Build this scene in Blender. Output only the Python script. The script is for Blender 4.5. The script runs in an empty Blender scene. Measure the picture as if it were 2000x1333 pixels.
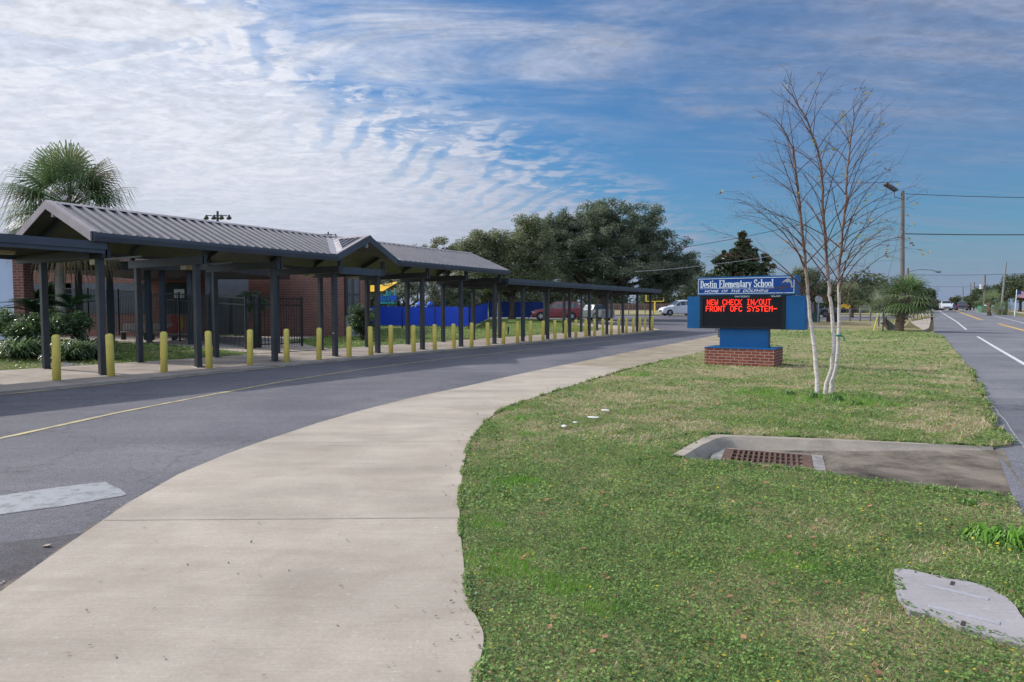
import bpy, bmesh, math, random
import numpy as np
from mathutils import Vector, Matrix, noise as mnoise

random.seed(7); RNG = np.random.default_rng(7)
scene = bpy.context.scene
COL = scene.collection

# ------------------------------------------------------------------ camera
F = 1270.0; H = 1.65; PITCH = math.radians(2.7724)
cam_d = bpy.data.cameras.new('camera'); cam = bpy.data.objects.new('camera', cam_d); COL.objects.link(cam)
cam.location = (0, 0, H); cam.rotation_euler = (math.pi/2 - PITCH, 0, 0)
cam_d.sensor_width = 36; cam_d.lens = 36*F/2000.0; cam_d.clip_start = 0.05; cam_d.clip_end = 6000
scene.camera = cam
scene.render.resolution_x = 1024; scene.render.resolution_y = 682

# ------------------------------------------------------------------ light
TH = math.radians(32.755)
ES = Vector((math.sin(TH), math.cos(TH), 0)); ET = Vector((math.cos(TH), -math.sin(TH), 0))
SUN_EL = math.radians(36)
shadow = (ET*1.0 + ES*0.10).normalized()
sdir = Vector((shadow.x*math.cos(SUN_EL), shadow.y*math.cos(SUN_EL), -math.sin(SUN_EL)))   # light travel
sun_d = bpy.data.lights.new('sun', 'SUN'); sun = bpy.data.objects.new('sun', sun_d); COL.objects.link(sun)
sun_d.energy = 2.65; sun_d.angle = math.radians(0.9); sun_d.color = (1.0, 0.93, 0.84)
sun.rotation_euler = sdir.to_track_quat('-Z', 'Y').to_euler()
sun.location = (-30, 20, 40)

world = bpy.data.worlds.new('World'); scene.world = world; world.use_nodes = True
wt = world.node_tree; wt.nodes.clear()
def wn(t, **k):
    n = wt.nodes.new(t)
    for a, b in k.items(): setattr(n, a, b)
    return n
def wmath(op, a, b=None, c=None, clamp=False):
    n = wn('ShaderNodeMath', operation=op); n.use_clamp = clamp
    for i, v in enumerate((a, b, c)):
        if v is None: continue
        if isinstance(v, (int, float)): n.inputs[i].default_value = v
        else: wt.links.new(v, n.inputs[i])
    return n.outputs[0]
def wramp(v, pts):
    n = wn('ShaderNodeValToRGB'); wt.links.new(v, n.inputs[0]); e = n.color_ramp.elements
    e[0].position, e[1].position = pts[0][0], pts[-1][0]
    e[0].color = (pts[0][1],)*3+(1,); e[1].color = (pts[-1][1],)*3+(1,)
    for p, c in pts[1:-1]:
        q = e.new(p); q.color = (c, c, c, 1)
    return n.outputs[0]
def wmr(v, a, b, c=0.0, d=1.0):
    n = wn('ShaderNodeMapRange', interpolation_type='SMOOTHSTEP'); wt.links.new(v, n.inputs[0])
    for i, x in enumerate((a, b, c, d)): n.inputs[i+1].default_value = x
    return n.outputs[0]
sky = wn('ShaderNodeTexSky', sky_type='NISHITA'); sky.sun_disc = False
sky.sun_elevation = SUN_EL; sky.sun_rotation = math.atan2(-shadow.x, -shadow.y)
sky.air_density = 1.3; sky.dust_density = 0.6; sky.ozone_density = 3.0
tc = wn('ShaderNodeTexCoord')
sep = wn('ShaderNodeSeparateXYZ'); wt.links.new(tc.outputs['Generated'], sep.inputs[0])
zc = wmath('MAXIMUM', sep.outputs[2], 0.0)
den = wmath('ADD', zc, 0.13)
cu = wmath('DIVIDE', sep.outputs[0], den); cv = wmath('DIVIDE', sep.outputs[1], den)
cmb = wn('ShaderNodeCombineXYZ'); wt.links.new(cu, cmb.inputs[0]); wt.links.new(cv, cmb.inputs[1])
def wnoise(rot, sx, sy, scale, detail, rough=0.55, dist=0.0, off=(0, 0, 0)):
    m = wn('ShaderNodeMapping'); m.inputs['Rotation'].default_value = (0, 0, math.radians(rot))
    m.inputs['Scale'].default_value = (sx, sy, 1); m.inputs['Location'].default_value = off
    wt.links.new(cmb.outputs[0], m.inputs[0])
    n = wn('ShaderNodeTexNoise'); n.inputs['Scale'].default_value = scale; n.inputs['Detail'].default_value = detail
    n.inputs['Roughness'].default_value = rough; n.inputs['Distortion'].default_value = dist
    wt.links.new(m.outputs[0], n.inputs['Vector']); return n.outputs[0]
az = wmath('ARCTAN2', sep.outputs[0], sep.outputs[1])          # 0 ahead, + right
az01 = wmath('MULTIPLY_ADD', az, 1/1.6, 0.5, clamp=True)       # -0.8..0.8 rad
def A(px): return 0.5+math.atan((px-1000)/F)/1.6
bound = wramp(az01, [(0.0, .95), (A(330), .70), (A(440), .47), (A(600), .365), (A(760), .30), (A(960), .262), (A(1120), .215), (A(1260), .155), (A(1400), .09), (1.0, .03)])
big = wnoise(20, 1, 1, 1.6, 4, .6, .3)
b2 = wmath('ADD', bound, wmath('MULTIPLY_ADD', big, 0.16, -0.08))
inside = wmr(wmath('SUBTRACT', b2, zc), -0.085, 0.07)           # 1 inside the cloud sheet
rip = wnoise(-38, 1.0, 2.1, 3.6, 7, .6, .9)
rip2 = wnoise(-30, 1.0, 1.6, 13, 5, .6, .5)
ripm = wmath('ADD', wmath('MULTIPLY', rip, .7), wmath('MULTIPLY', rip2, .3))
hole = wmr(ripm, .42, .56)                                      # 0 in the gaps between ripples
depth = wmr(wmath('SUBTRACT', b2, zc), 0.0, 0.085)              # deeper in the sheet the gaps close
low = wmr(zc, 0.0, 0.10)
solid = wmath('MAXIMUM', hole, wmath('MULTIPLY', depth, wmr(zc, .24, .40, .94, .72)))
wm = wn('ShaderNodeMapping'); wm.inputs['Rotation'].default_value = (0, 0, math.radians(-24)); wt.links.new(cmb.outputs[0], wm.inputs[0])
wv = wn('ShaderNodeTexWave', wave_type='BANDS', bands_direction='X'); wt.links.new(wm.outputs[0], wv.inputs['Vector'])
wv.inputs['Scale'].default_value = 2.6; wv.inputs['Distortion'].default_value = 5.0; wv.inputs['Detail'].default_value = 4; wv.inputs['Detail Scale'].default_value = 1.6; wv.inputs['Detail Roughness'].default_value = .6
gn = wnoise(10, 1, 1, 3.1, 3, .55, .3, (4, 2, 0))
nearedge = wmr(wmath('SUBTRACT', b2, zc), .17, .03)
gap = wmath('MULTIPLY', wmath('MULTIPLY', wmr(wv.outputs['Fac'], .62, .05), wmr(gn, .40, .56)), wmath('MAXIMUM', nearedge, wmr(zc, .30, .42, 0, .75)))
solid = wmath('MULTIPLY', solid, wmath('MULTIPLY_ADD', gap, -.62, 1.0))
sheet = wmath('MULTIPLY', inside, solid)
cir = wnoise(28, .55, 1.5, 2.2, 8, .62, .6, (3.1, 1.7, 0))
cirm = wmr(cir, .30, .74)
cir2 = wnoise(60, .5, 2.6, 3.0, 9, .68, .4, (7, 2, 0))
cir2m = wmr(cir2, .38, .80)
topb = wmr(wmath('ADD', zc, wmath('MULTIPLY_ADD', big, .3, -.15)), .25, .36)
rightb = wmath('MULTIPLY', wmr(az, .18, .55), wmr(zc, .05, .3))
leftb = wmr(az, .25, -.25)
thin = wmath('ADD', wmath('MULTIPLY', wmath('MULTIPLY', cirm, topb), wmath('MULTIPLY_ADD', leftb, .6, .9)), wmath('MULTIPLY', wmath('MULTIPLY', cir2m, .6), wmath('MULTIPLY_ADD', rightb, .9, .28)), clamp=True)
veil = wmath('MULTIPLY', rightb, .36)
thin = wmath('ADD', thin, veil, clamp=True)
# low streaky haze towards the horizon
st = wnoise(5, .25, 1.8, 1.2, 6, .6, .3, (1, 9, 0))
lowst = wmath('MULTIPLY', wmr(st, .42, .62), wmr(zc, .22, .03, 0, .75))
lowst = wmath('MULTIPLY', lowst, wmr(az, -.25, .1, .35, 1))
cov = wmath('MAXIMUM', wmath('MAXIMUM', sheet, thin), lowst)
hz = wmr(zc, .14, .0, 0, .92)
cov = wmath('MAXIMUM', cov, hz, clamp=True)
cc = wn('ShaderNodeMix', data_type='RGBA'); wt.links.new(wmath('MULTIPLY', wmr(az, .45, -.40), wmr(zc, -.10, .22)), cc.inputs[0])
cc.inputs[6].default_value = (.20, .25, .37, 1); cc.inputs[7].default_value = (.57, .59, .655, 1)
amp = wmr(zc, .06, .34, .30, 1.0)
rr_ = wmath('ADD', wmr(wmath('ADD', wmath('MULTIPLY', rip, .5), wmath('MULTIPLY', rip2, .5)), .34, .60, -.12, .12), wmr(wnoise(-35, 1, 1.15, 26, 4, .6, .8), .35, .65, -.04, .04))
tex = wmath('MULTIPLY_ADD', rr_, amp, .90)
ct = wn('ShaderNodeMix', data_type='RGBA', blend_type='MULTIPLY'); ct.inputs[0].default_value = 1
wt.links.new(cc.outputs[2], ct.inputs[6]); wt.links.new(tex, ct.inputs[7])
hs = wn('ShaderNodeMix', data_type='RGBA', blend_type='MULTIPLY'); hs.inputs[0].default_value = 1; wt.links.new(sky.outputs[0], hs.inputs[6]); hs.inputs[7].default_value = (.56, 1.04, 1.50, 1)
bg1 = wn('ShaderNodeBackground'); wt.links.new(hs.outputs[2], bg1.inputs[0]); bg1.inputs[1].default_value = 0.047
bg2 = wn('ShaderNodeBackground'); wt.links.new(ct.outputs[2], bg2.inputs[0]); sd = wn('ShaderNodeVectorMath', operation='DOT_PRODUCT'); wt.links.new(tc.outputs['Generated'], sd.inputs[0]); sd.inputs[1].default_value = tuple(-sdir)
behind = wmr(sep.outputs[1], .1, -.6, 0, 1.5)  # unseen clouds behind the camera brightened as added fill
wt.links.new(wmath('ADD', wmath('MULTIPLY_ADD', wmr(sd.outputs['Value'], .91, 1.0), 7.0, 1.0), behind), bg2.inputs[1])  # glow round the sun raised as well, added to fill the shadows
mx = wn('ShaderNodeMixShader'); wt.links.new(cov, mx.inputs[0]); wt.links.new(bg1.outputs[0], mx.inputs[1]); wt.links.new(bg2.outputs[0], mx.inputs[2])
wo = wn('ShaderNodeOutputWorld'); wt.links.new(mx.outputs[0], wo.inputs[0])
scene.view_settings.view_transform = 'Standard'; scene.view_settings.look = 'None'
scene.view_settings.exposure = 0.5; scene.view_settings.gamma = 1.0
scene.cycles.max_bounces = 6; scene.cycles.transparent_max_bounces = 8

# ------------------------------------------------------------------ terrain and pixel rays
def ss(t):
    t = np.clip(t, 0, 1); return t*t*(3-2*t)
GX = [-100, 30, 42, 50, 66, 95, 142, 200, 6000]; GZ = [0, 0, .03, .11, .46, .80, 1.46, 1.5, 1.5]
def G(x, y):
    s = x*ES.x+y*ES.y; t = x*ET.x+y*ET.y
    z = np.interp(y, GX, GZ)
    z = z + .55*ss((-21.4-t)/7)*(1-ss((s-9)/9))
    z = z + .30*np.exp(-((x+1.0)/5.0)**2-((y-64)/6.0)**2)
    z = z + .05*np.exp(-((x-6.1)/1.0)**2-((y-12.6)/.9)**2)
    return float(z) if np.ndim(z) == 0 else z
def ray(px, py):
    a = (px-1000)/F; b = (666.5-py)/F
    return Vector((a, math.cos(PITCH)+b*math.sin(PITCH), -math.sin(PITCH)+b*math.cos(PITCH)))
def at(px, py, dz=0.0):
    d = ray(px, py); k = 1.0
    for _ in range(60):
        p = d*k; k2 = (G(p.x, p.y)+dz-H)/d.z
        if k2 <= 0: k2 = k*1.2
        k = .5*k+.5*min(k2, 400)
    p = d*k; return Vector((p.x, p.y, G(p.x, p.y)+dz))
def pt(px, py, Y):
    d = ray(px, py); k = Y/d.y; return Vector((d.x*k, Y, H+d.z*k))
def gx(px, Y):      # ground point under a column of the view at depth Y
    p = pt(px, 605, Y); return Vector((p.x, Y, G(p.x, Y)))
def W(s, t, z=0.0): return ES*s+ET*t+Vector((0, 0, z))

# ------------------------------------------------------------------ materials
def newmat(name):
    m = bpy.data.materials.new(name); m.use_nodes = True; nt = m.node_tree; nt.nodes.clear()
    o = nt.nodes.new('ShaderNodeOutputMaterial'); b = nt.nodes.new('ShaderNodeBsdfPrincipled')
    nt.links.new(b.outputs[0], o.inputs[0]); return m, nt, b
def L(nt, a, b): nt.links.new(a, b)
def pos(nt, scale=(1, 1, 1), rot=0.0, obj=False):
    if obj:
        g = nt.nodes.new('ShaderNodeTexCoord').outputs['Object']
    else:
        g = nt.nodes.new('ShaderNodeNewGeometry').outputs['Position']
    m = nt.nodes.new('ShaderNodeMapping'); m.vector_type = 'POINT'
    m.inputs['Scale'].default_value = scale; m.inputs['Rotation'].default_value = (0, 0, rot)
    L(nt, g, m.inputs[0]); return m.outputs[0]
def noise(nt, vec, scale, detail=4, rough=.55, dist=0):
    n = nt.nodes.new('ShaderNodeTexNoise'); n.inputs['Scale'].default_value = scale; n.inputs['Detail'].default_value = detail
    n.inputs['Roughness'].default_value = rough; n.inputs['Distortion'].default_value = dist
    L(nt, vec, n.inputs['Vector']); return n.outputs[0]
def ramp(nt, v, a, b, ca, cb):
    n = nt.nodes.new('ShaderNodeValToRGB'); L(nt, v, n.inputs[0]); e = n.color_ramp.elements
    e[0].position = a; e[1].position = b; e[0].color = tuple(ca)+(1,); e[1].color = tuple(cb)+(1,); return n.outputs[0]
def mix(nt, f, a, b, bt='MIX'):
    n = nt.nodes.new('ShaderNodeMix'); n.data_type = 'RGBA'; n.blend_type = bt
    for i, v in ((0, f), (6, a), (7, b)):
        if isinstance(v, (int, float)): n.inputs[i].default_value = v
        elif isinstance(v, tuple): n.inputs[i].default_value = v+(1,) if len(v) == 3 else v
        else: L(nt, v, n.inputs[i])
    return n.outputs[2]
def bumpn(nt, b, h, strength, dist=.02):
    n = nt.nodes.new('ShaderNodeBump'); n.inputs['Strength'].default_value = strength; n.inputs['Distance'].default_value = dist
    L(nt, h, n.inputs['Height']); L(nt, n.outputs[0], b.inputs['Normal'])
MATS = {}
def M(name, c1, c2=None, scale=4, rough=.6, bump=0, bscale=40, metal=0, detail=4, stretch=(1, 1, 1), rot=0, lo=.35, hi=.65, spec=.5, obj=False, emit=0, coat=0, trans=0):
    if name in MATS: return MATS[name]
    m, nt, b = newmat(name)
    if c2 is None: c2 = tuple(x*.8 for x in c1)
    v = pos(nt, stretch, rot, obj)
    c = ramp(nt, noise(nt, v, scale, detail), lo, hi, c2, c1)
    L(nt, c, b.inputs['Base Color']); b.inputs['Roughness'].default_value = rough; b.inputs['Metallic'].default_value = metal
    b.inputs['Specular IOR Level'].default_value = spec
    if coat: b.inputs['Coat Weight'].default_value = coat
    if emit:
        L(nt, c, b.inputs['Emission Color']); b.inputs['Emission Strength'].default_value = emit
    if bump: bumpn(nt, b, noise(nt, pos(nt, (1, 1, 1), 0, obj), bscale, 4), bump)
    MATS[name] = m; return m
def leafmat(name, c1, c2, rough=.5, tr=.38):
    if name in MATS: return MATS[name]
    m = bpy.data.materials.new(name); m.use_nodes = True; nt = m.node_tree; nt.nodes.clear()
    o = nt.nodes.new('ShaderNodeOutputMaterial'); b = nt.nodes.new('ShaderNodeBsdfPrincipled'); t = nt.nodes.new('ShaderNodeBsdfTranslucent')
    x = nt.nodes.new('ShaderNodeMixShader'); x.inputs[0].default_value = tr
    c = ramp(nt, noise(nt, pos(nt), 2.3, 3), .35, .65, c2, c1)
    L(nt, c, b.inputs['Base Color']); L(nt, c, t.inputs[0]); b.inputs['Roughness'].default_value = rough
    L(nt, b.outputs[0], x.inputs[1]); L(nt, t.outputs[0], x.inputs[2]); L(nt, x.outputs[0], o.inputs[0])
    MATS[name] = m; return m

def m_asphalt(name, base, light, tracks=False):
    m, nt, b = newmat(name)
    v = pos(nt)
    c = ramp(nt, noise(nt, v, .35, 5, .6, .5), .3, .7, base, light)
    f = noise(nt, v, 75, 3, .8)
    c = mix(nt, .75, c, ramp(nt, f, .36, .66, (.35, .35, .35), (1.75, 1.75, 1.75)), 'MULTIPLY')
    g = noise(nt, pos(nt, (1, 1, 1), 0), 14, 6, .8)
    c = mix(nt, .5, c, ramp(nt, g, .3, .7, (.62, .62, .62), (1.35, 1.35, 1.38)), 'MULTIPLY')
    st = noise(nt, pos(nt, (.12, 1.6, 1), TH+math.pi/2*0), 1.1, 6, .65, .6)
    c = mix(nt, .5, c, ramp(nt, st, .32, .62, (.72, .72, .74), (1.12, 1.12, 1.12)), 'MULTIPLY')
    vo = nt.nodes.new('ShaderNodeTexVoronoi'); vo.feature = 'DISTANCE_TO_EDGE'; vo.inputs['Scale'].default_value = .28
    mm = nt.nodes.new('ShaderNodeVectorMath'); mm.operation = 'ADD'
    nn = nt.nodes.new('ShaderNodeTexNoise'); nn.inputs['Scale'].default_value = 1.5; nn.inputs['Detail'].default_value = 6; L(nt, v, nn.inputs['Vector'])
    sc = nt.nodes.new('ShaderNodeVectorMath'); sc.operation = 'SCALE'; sc.inputs['Scale'].default_value = 1.4; L(nt, nn.outputs['Color'], sc.inputs[0])
    L(nt, v, mm.inputs[0]); L(nt, sc.outputs[0], mm.inputs[1]); L(nt, mm.outputs[0], vo.inputs['Vector'])
    crack = ramp(nt, vo.outputs[0], .001, .010, (.5, .5, .5), (1, 1, 1))
    c = mix(nt, .5, c, crack, 'MULTIPLY')
    sp = noise(nt, pos(nt, (.55, 2.2, 1), TH), 3.2, 6, .75, 1.2)
    c = mix(nt, .8, c, ramp(nt, sp, .66, .72, (1, 1, 1), (.50, .49, .50)), 'MULTIPLY')
    pa = noise(nt, v, .16, 3, .5, .3); c = mix(nt, .7, c, ramp(nt, pa, .47, .53, (.90, .90, .92), (1.10, 1.09, 1.07)), 'MULTIPLY')
    L(nt, c, b.inputs['Base Color']); b.inputs['Roughness'].default_value = .85; b.inputs['Specular IOR Level'].default_value = .25
    bumpn(nt, b, f, .5, .01); MATS[name] = m; return m
def m_concrete(name, c1, c2, dark, rotz=0.0, stain=.5):
    m, nt, b = newmat(name)
    v = pos(nt)
    c = ramp(nt, noise(nt, v, .55, 6, .6, .8), .3, .7, c2, c1)
    # broom finish: fine streaks across the walk
    w = noise(nt, pos(nt, (1.5, 60, 1), rotz), 1.6, 5, .7)
    c = mix(nt, .6, c, ramp(nt, w, .3, .7, (.84, .84, .84), (1.12, 1.11, 1.10)), 'MULTIPLY')
    sp = noise(nt, v, 55, 3, .7)
    c = mix(nt, .55, c, ramp(nt, sp, .3, .72, (.84, .83, .81), (1.14, 1.14, 1.15)), 'MULTIPLY')
    bl = noise(nt, pos(nt, (1, 1, 1), rotz), 1.1, 7, .68, .4)
    c = mix(nt, stain, c, ramp(nt, bl, .36, .60, dark, (1.03, 1.03, 1.03)), 'MULTIPLY')
    bd = noise(nt, pos(nt, (.28, 1.5, 1), rotz), 1.0, 7, .65, .5)
    c = mix(nt, .9, c, ramp(nt, bd, .36, .62, (.85, .84, .83), (1.07, 1.065, 1.05)), 'MULTIPLY')
    wh = noise(nt, v, 20, 5, .8); c = mix(nt, ramp(nt, wh, .60, .68, (0, 0, 0), (.22, .22, .22)), c, (.72, .70, .67))
    pit = nt.nodes.new('ShaderNodeTexVoronoi'); pit.inputs['Scale'].default_value = 9; L(nt, v, pit.inputs['Vector'])
    c = mix(nt, .5, c, ramp(nt, pit.outputs[0], .035, .06, (.45, .4, .36), (1, 1, 1)), 'MULTIPLY')
    L(nt, c, b.inputs['Base Color']); b.inputs['Roughness'].default_value = .9; b.inputs['Specular IOR Level'].default_value = .2
    bumpn(nt, b, w, .35, .006); MATS[name] = m; return m
def m_turf(name, g1, g2, t1, t2, bias=.5, scale=.8):
    m, nt, b = newmat(name); v = pos(nt)
    gr = ramp(nt, noise(nt, v, 18, 4, .7), .3, .7, g1, g2)
    tn = ramp(nt, noise(nt, v, 30, 4, .7), .3, .7, t1, t2)
    p = noise(nt, v, scale, 7, .65, .7)
    f = ramp(nt, p, bias-.12, bias+.12, (0, 0, 0), (1, 1, 1))
    c = mix(nt, f, gr, tn)
    h = noise(nt, v, 70, 3, .8)
    c = mix(nt, .8, c, ramp(nt, h, .3, .7, (.5, .5, .5), (1.4, 1.4, 1.4)), 'MULTIPLY')
    L(nt, c, b.inputs['Base Color']); b.inputs['Roughness'].default_value = .95; b.inputs['Specular IOR Level'].default_value = .1
    bumpn(nt, b, h, .9, .03); MATS[name] = m; return m
def m_brick(name, mode, c1, c2, mortar, scale=1.0, bw=.21, rh=.075, ms=.008):
    m, nt, b = newmat(name)
    g = nt.nodes.new('ShaderNodeNewGeometry').outputs['Position']
    def dot(vec):
        n = nt.nodes.new('ShaderNodeVectorMath'); n.operation = 'DOT_PRODUCT'; L(nt, g, n.inputs[0]); n.inputs[1].default_value = vec; return n.outputs['Value']
    cb = nt.nodes.new('ShaderNodeCombineXYZ')
    L(nt, dot(tuple(ET+ES) if mode == 'st' else (1, 1, 0)), cb.inputs[0]); L(nt, dot((0, 0, 1)), cb.inputs[1])
    br = nt.nodes.new('ShaderNodeTexBrick'); L(nt, cb.outputs[0], br.inputs['Vector'])
    br.inputs['Scale'].default_value = 1.0; br.inputs['Brick Width'].default_value = bw*scale; br.inputs['Row Height'].default_value = rh*scale
    br.inputs['Mortar Size'].default_value = ms*scale; br.inputs['Mortar Smooth'].default_value = .2; br.inputs['Bias'].default_value = -.1
    br.inputs['Color1'].default_value = c1+(1,); br.inputs['Color2'].default_value = c2+(1,); br.inputs['Mortar'].default_value = mortar+(1,)
    nz = noise(nt, pos(nt), 3.0, 5, .7); c = mix(nt, .6, br.outputs[0], ramp(nt, nz, .3, .7, (.72, .72, .72), (1.2, 1.15, 1.1)), 'MULTIPLY')
    n2 = noise(nt, pos(nt), 60, 3, .7); c = mix(nt, .35, c, ramp(nt, n2, .3, .7, (.7, .7, .7), (1.3, 1.3, 1.3)), 'MULTIPLY')
    L(nt, c, b.inputs['Base Color']); b.inputs['Roughness'].default_value = .85; b.inputs['Specular IOR Level'].default_value = .2
    bumpn(nt, b, br.outputs['Fac'], -.6, .01); MATS[name] = m; return m
def m_bark(name, c1, c2, scale=8, stretch=(1, 1, .25)):
    m, nt, b = newmat(name)
    n = noise(nt, pos(nt, stretch), scale, 6, .7, .6)
    L(nt, ramp(nt, n, .35, .65, c2, c1), b.inputs['Base Color']); b.inputs['Roughness'].default_value = .9; b.inputs['Specular IOR Level'].default_value = .15
    bumpn(nt, b, n, .8, .03); MATS[name] = m; return m
def m_birch():
    m, nt, b = newmat('birch bark')
    g = nt.nodes.new('ShaderNodeNewGeometry'); sp = nt.nodes.new('ShaderNodeSeparateXYZ'); L(nt, g.outputs['Position'], sp.inputs[0])
    hh = nt.nodes.new('ShaderNodeMapRange'); L(nt, sp.outputs[2], hh.inputs[0]); hh.inputs[1].default_value = 1.1; hh.inputs[2].default_value = 3.0
    n1 = noise(nt, pos(nt, (1, 1, 1)), 9, 5, .7, .5)
    a = nt.nodes.new('ShaderNodeMath'); a.operation = 'MULTIPLY_ADD'; L(nt, n1, a.inputs[0]); a.inputs[1].default_value = .9; 
    s = nt.nodes.new('ShaderNodeMath'); s.operation = 'SUBTRACT'; L(nt, hh.outputs[0], s.inputs[0]); s.inputs[1].default_value = .45
    L(nt, s.outputs[0], a.inputs[2])
    f = ramp(nt, a.outputs[0], .3, .75, (0, 0, 0), (1, 1, 1))
    pale = ramp(nt, noise(nt, pos(nt, (3, 3, 8)), 3, 5, .7), .3, .7, (.37, .32, .29), (.60, .56, .51))
    tan = ramp(nt, noise(nt, pos(nt, (4, 4, 2)), 5, 4, .7), .35, .65, (.065, .042, .035), (.22, .13, .085))
    c = mix(nt, f, pale, tan)
    lent = noise(nt, pos(nt, (6, 6, 34)), 2.0, 3, .6)
    c = mix(nt, 1.0, c, ramp(nt, lent, .33, .40, (.30, .25, .22), (1, 1, 1)), 'MULTIPLY')
    L(nt, c, b.inputs['Base Color']); b.inputs['Roughness'].default_value = .75; bumpn(nt, b, lent, .5, .01)
    MATS['birch bark'] = m; return m
def m_palmtrunk(name, c1, c2):
    m, nt, b = newmat(name)
    w = noise(nt, pos(nt, (2, 2, 9)), 2.2, 5, .7, .8)
    L(nt, ramp(nt, w, .35, .65, c2, c1), b.inputs['Base Color']); b.inputs['Roughness'].default_value = .9; bumpn(nt, b, w, .8, .03)
    MATS[name] = m; return m

asphalt = m_asphalt('drive asphalt', (.100, .100, .115), (.150, .148, .160))
asphalt2 = m_asphalt('road asphalt', (.125, .13, .145), (.19, .19, .20))
conc = m_concrete('pale broomed concrete', (.415, .372, .315), (.345, .31, .26), (.66, .62, .60), 0, .40)
conc_old = m_concrete('weathered concrete', (.36, .315, .24), (.27, .235, .175), (.55, .52, .5), 0, .6)
conc_walk = m_concrete('canopy walk concrete', (.44, .39, .34), (.35, .31, .27), (.62, .6, .6), TH, .6)
conc_drain = m_concrete('stained drain concrete', (.31, .275, .22), (.15, .13, .11), (.24, .23, .22), -.05, 1.0)
conc_curb = m_concrete('drain kerb concrete', (.42, .38, .31), (.30, .27, .23), (.5, .5, .5), 0, .6)
turf = m_turf('clover turf', (.10, .165, .040), (.17, .245, .07), (.25, .225, .115), (.40, .345, .20), .50, .9)
turf_dry = m_turf('mixed turf', (.055, .095, .024), (.10, .15, .04), (.17, .145, .075), (.27, .23, .13), .46, .45)
turf_school = m_turf('school lawn turf', (.07, .13, .022), (.12, .20, .035), (.17, .16, .07), (.25, .23, .11), .58, .35)  # own green of the lawn by the school
field = m_turf('dry field', (.12, .14, .05), (.17, .19, .07), (.26, .22, .12), (.36, .31, .18), .42, .08)
yellow_line = M('worn yellow line paint', (.44, .37, .16), (.26, .23, .14), 5, .7, detail=6, lo=.4, hi=.6)
kerb_yellow = M('faded kerb yellow', (.40, .35, .19), (.17, .16, .13), 3, .8, detail=6, lo=.38, hi=.6)
white_line = M('road white paint', (.66, .66, .66), (.42, .42, .44), 6, .7, detail=6)
road_yellow = M('road yellow paint', (.62, .36, .07), (.45, .28, .09), 4, .7, detail=5)
patch_white = M('worn thermoplastic white', (.225, .24, .26), (.13, .138, .15), 9, .7, .4, 60, detail=9, lo=.36, hi=.52)
metal_dark = M('dark bronze painted steel', (.046, .050, .056), (.033, .036, .041), 2.5, .42, .05, 60)
metal_fascia = M('slate fascia metal', (.060, .074, .095), (.045, .056, .074), 1.2, .42, stretch=(1, 1, .4))
rib_m = M('rib metal with painted sky sheen', (.19, .185, .20), (.15, .145, .16), 2, .5)  # paler than the pans: sky reflection on the ribs is put into the colour
metal_roof = M('grey ribbed roof metal', (.080, .078, .090), (.062, .06, .07), 1.5, .55, detail=6, spec=.35)
metal_trim = M('pinkish trim metal', (.31, .265, .265), (.24, .205, .21), 2, .4)
ceil_m = M('olive ceiling metal', (.085, .088, .060), (.055, .058, .042), 2, .5)
bollard_m, _nt, _b = newmat('bollard yellow plastic')
_c = ramp(_nt, noise(_nt, pos(_nt), 2.5, 4), .3, .7, (.66, .54, .12), (.82, .68, .15))
_c = mix(_nt, ramp(_nt, noise(_nt, pos(_nt, (1, 1, .35)), 16, 6, .8), .60, .70, (0, 0, 0), (.8, .8, .8)), _c, (.30, .26, .14))
_nt.links.new(_c, _b.inputs['Base Color']); _b.inputs['Roughness'].default_value = .5
fence_m = M('black fence paint', (.016, .022, .026), (.010, .014, .017), 4, .4)
sign_blue = M('sign blue paint', (.003, .095, .26), (.003, .078, .22), 2, .5, spec=.25)
sign_panel = M('sign panel blue', (.002, .050, .25), (.002, .040, .21), 2, .5, spec=.2)
sign_white = M('sign white', (.62, .70, .74), (.52, .60, .66), 8, .5)
screen_m = M('led screen black', (.012, .016, .020), (.008, .011, .014), 3, .6, spec=.2, stretch=(1, 1, 12))
led_m = M('led red', (1.0, .035, .008), (1.0, .02, .005), 3, .5, emit=1.05)
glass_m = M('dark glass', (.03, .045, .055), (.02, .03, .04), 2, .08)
chrome = M('wheel metal', (.5, .5, .52), (.3, .3, .32), 8, .3, metal=.7)
rubber = M('tyre rubber', (.02, .02, .021), (.012, .012, .013), 8, .8)
grey_box = M('grey box paint', (.20, .22, .22), (.15, .165, .165), 4, .6)
joint_m = M('dark joint strip', (.29, .26, .225), (.20, .18, .155), 6, .95)  # dark strips marking the slab joints
rust = M('rusty iron', (.135, .070, .045), (.065, .040, .03), 12, .85, .5, 60, detail=6)
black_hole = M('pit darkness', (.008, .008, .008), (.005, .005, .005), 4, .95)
brick_sign = m_brick('sign brick', 'st', (.27, .075, .045), (.17, .05, .035), (.36, .31, .27), 1.0, .24, .085, .009)
brick_wall = m_brick('school brick', 'xy', (.185, .075, .058), (.14, .056, .046), (.23, .19, .17), 1.0, .30, .10, .012)
pole_wood = m_bark('pole wood', (.19, .175, .155), (.115, .105, .095), 5, (2, 2, .15))
wire_m = M('wire rubber', (.05, .05, .055), (.03, .03, .035), 3, .6)
oak_bark = m_bark('oak bark', (.085, .068, .055), (.035, .028, .024), 4, (2, 2, .4))
palm_grey = m_palmtrunk('palm grey trunk', (.30, .29, .25), (.17, .17, .15))
palm_boot = m_palmtrunk('palm boot trunk', (.16, .12, .08), (.06, .045, .03))
birch_m = m_birch()
twig_m = m_bark('birch twig bark', (.14, .075, .055), (.07, .04, .035), 6)
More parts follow.
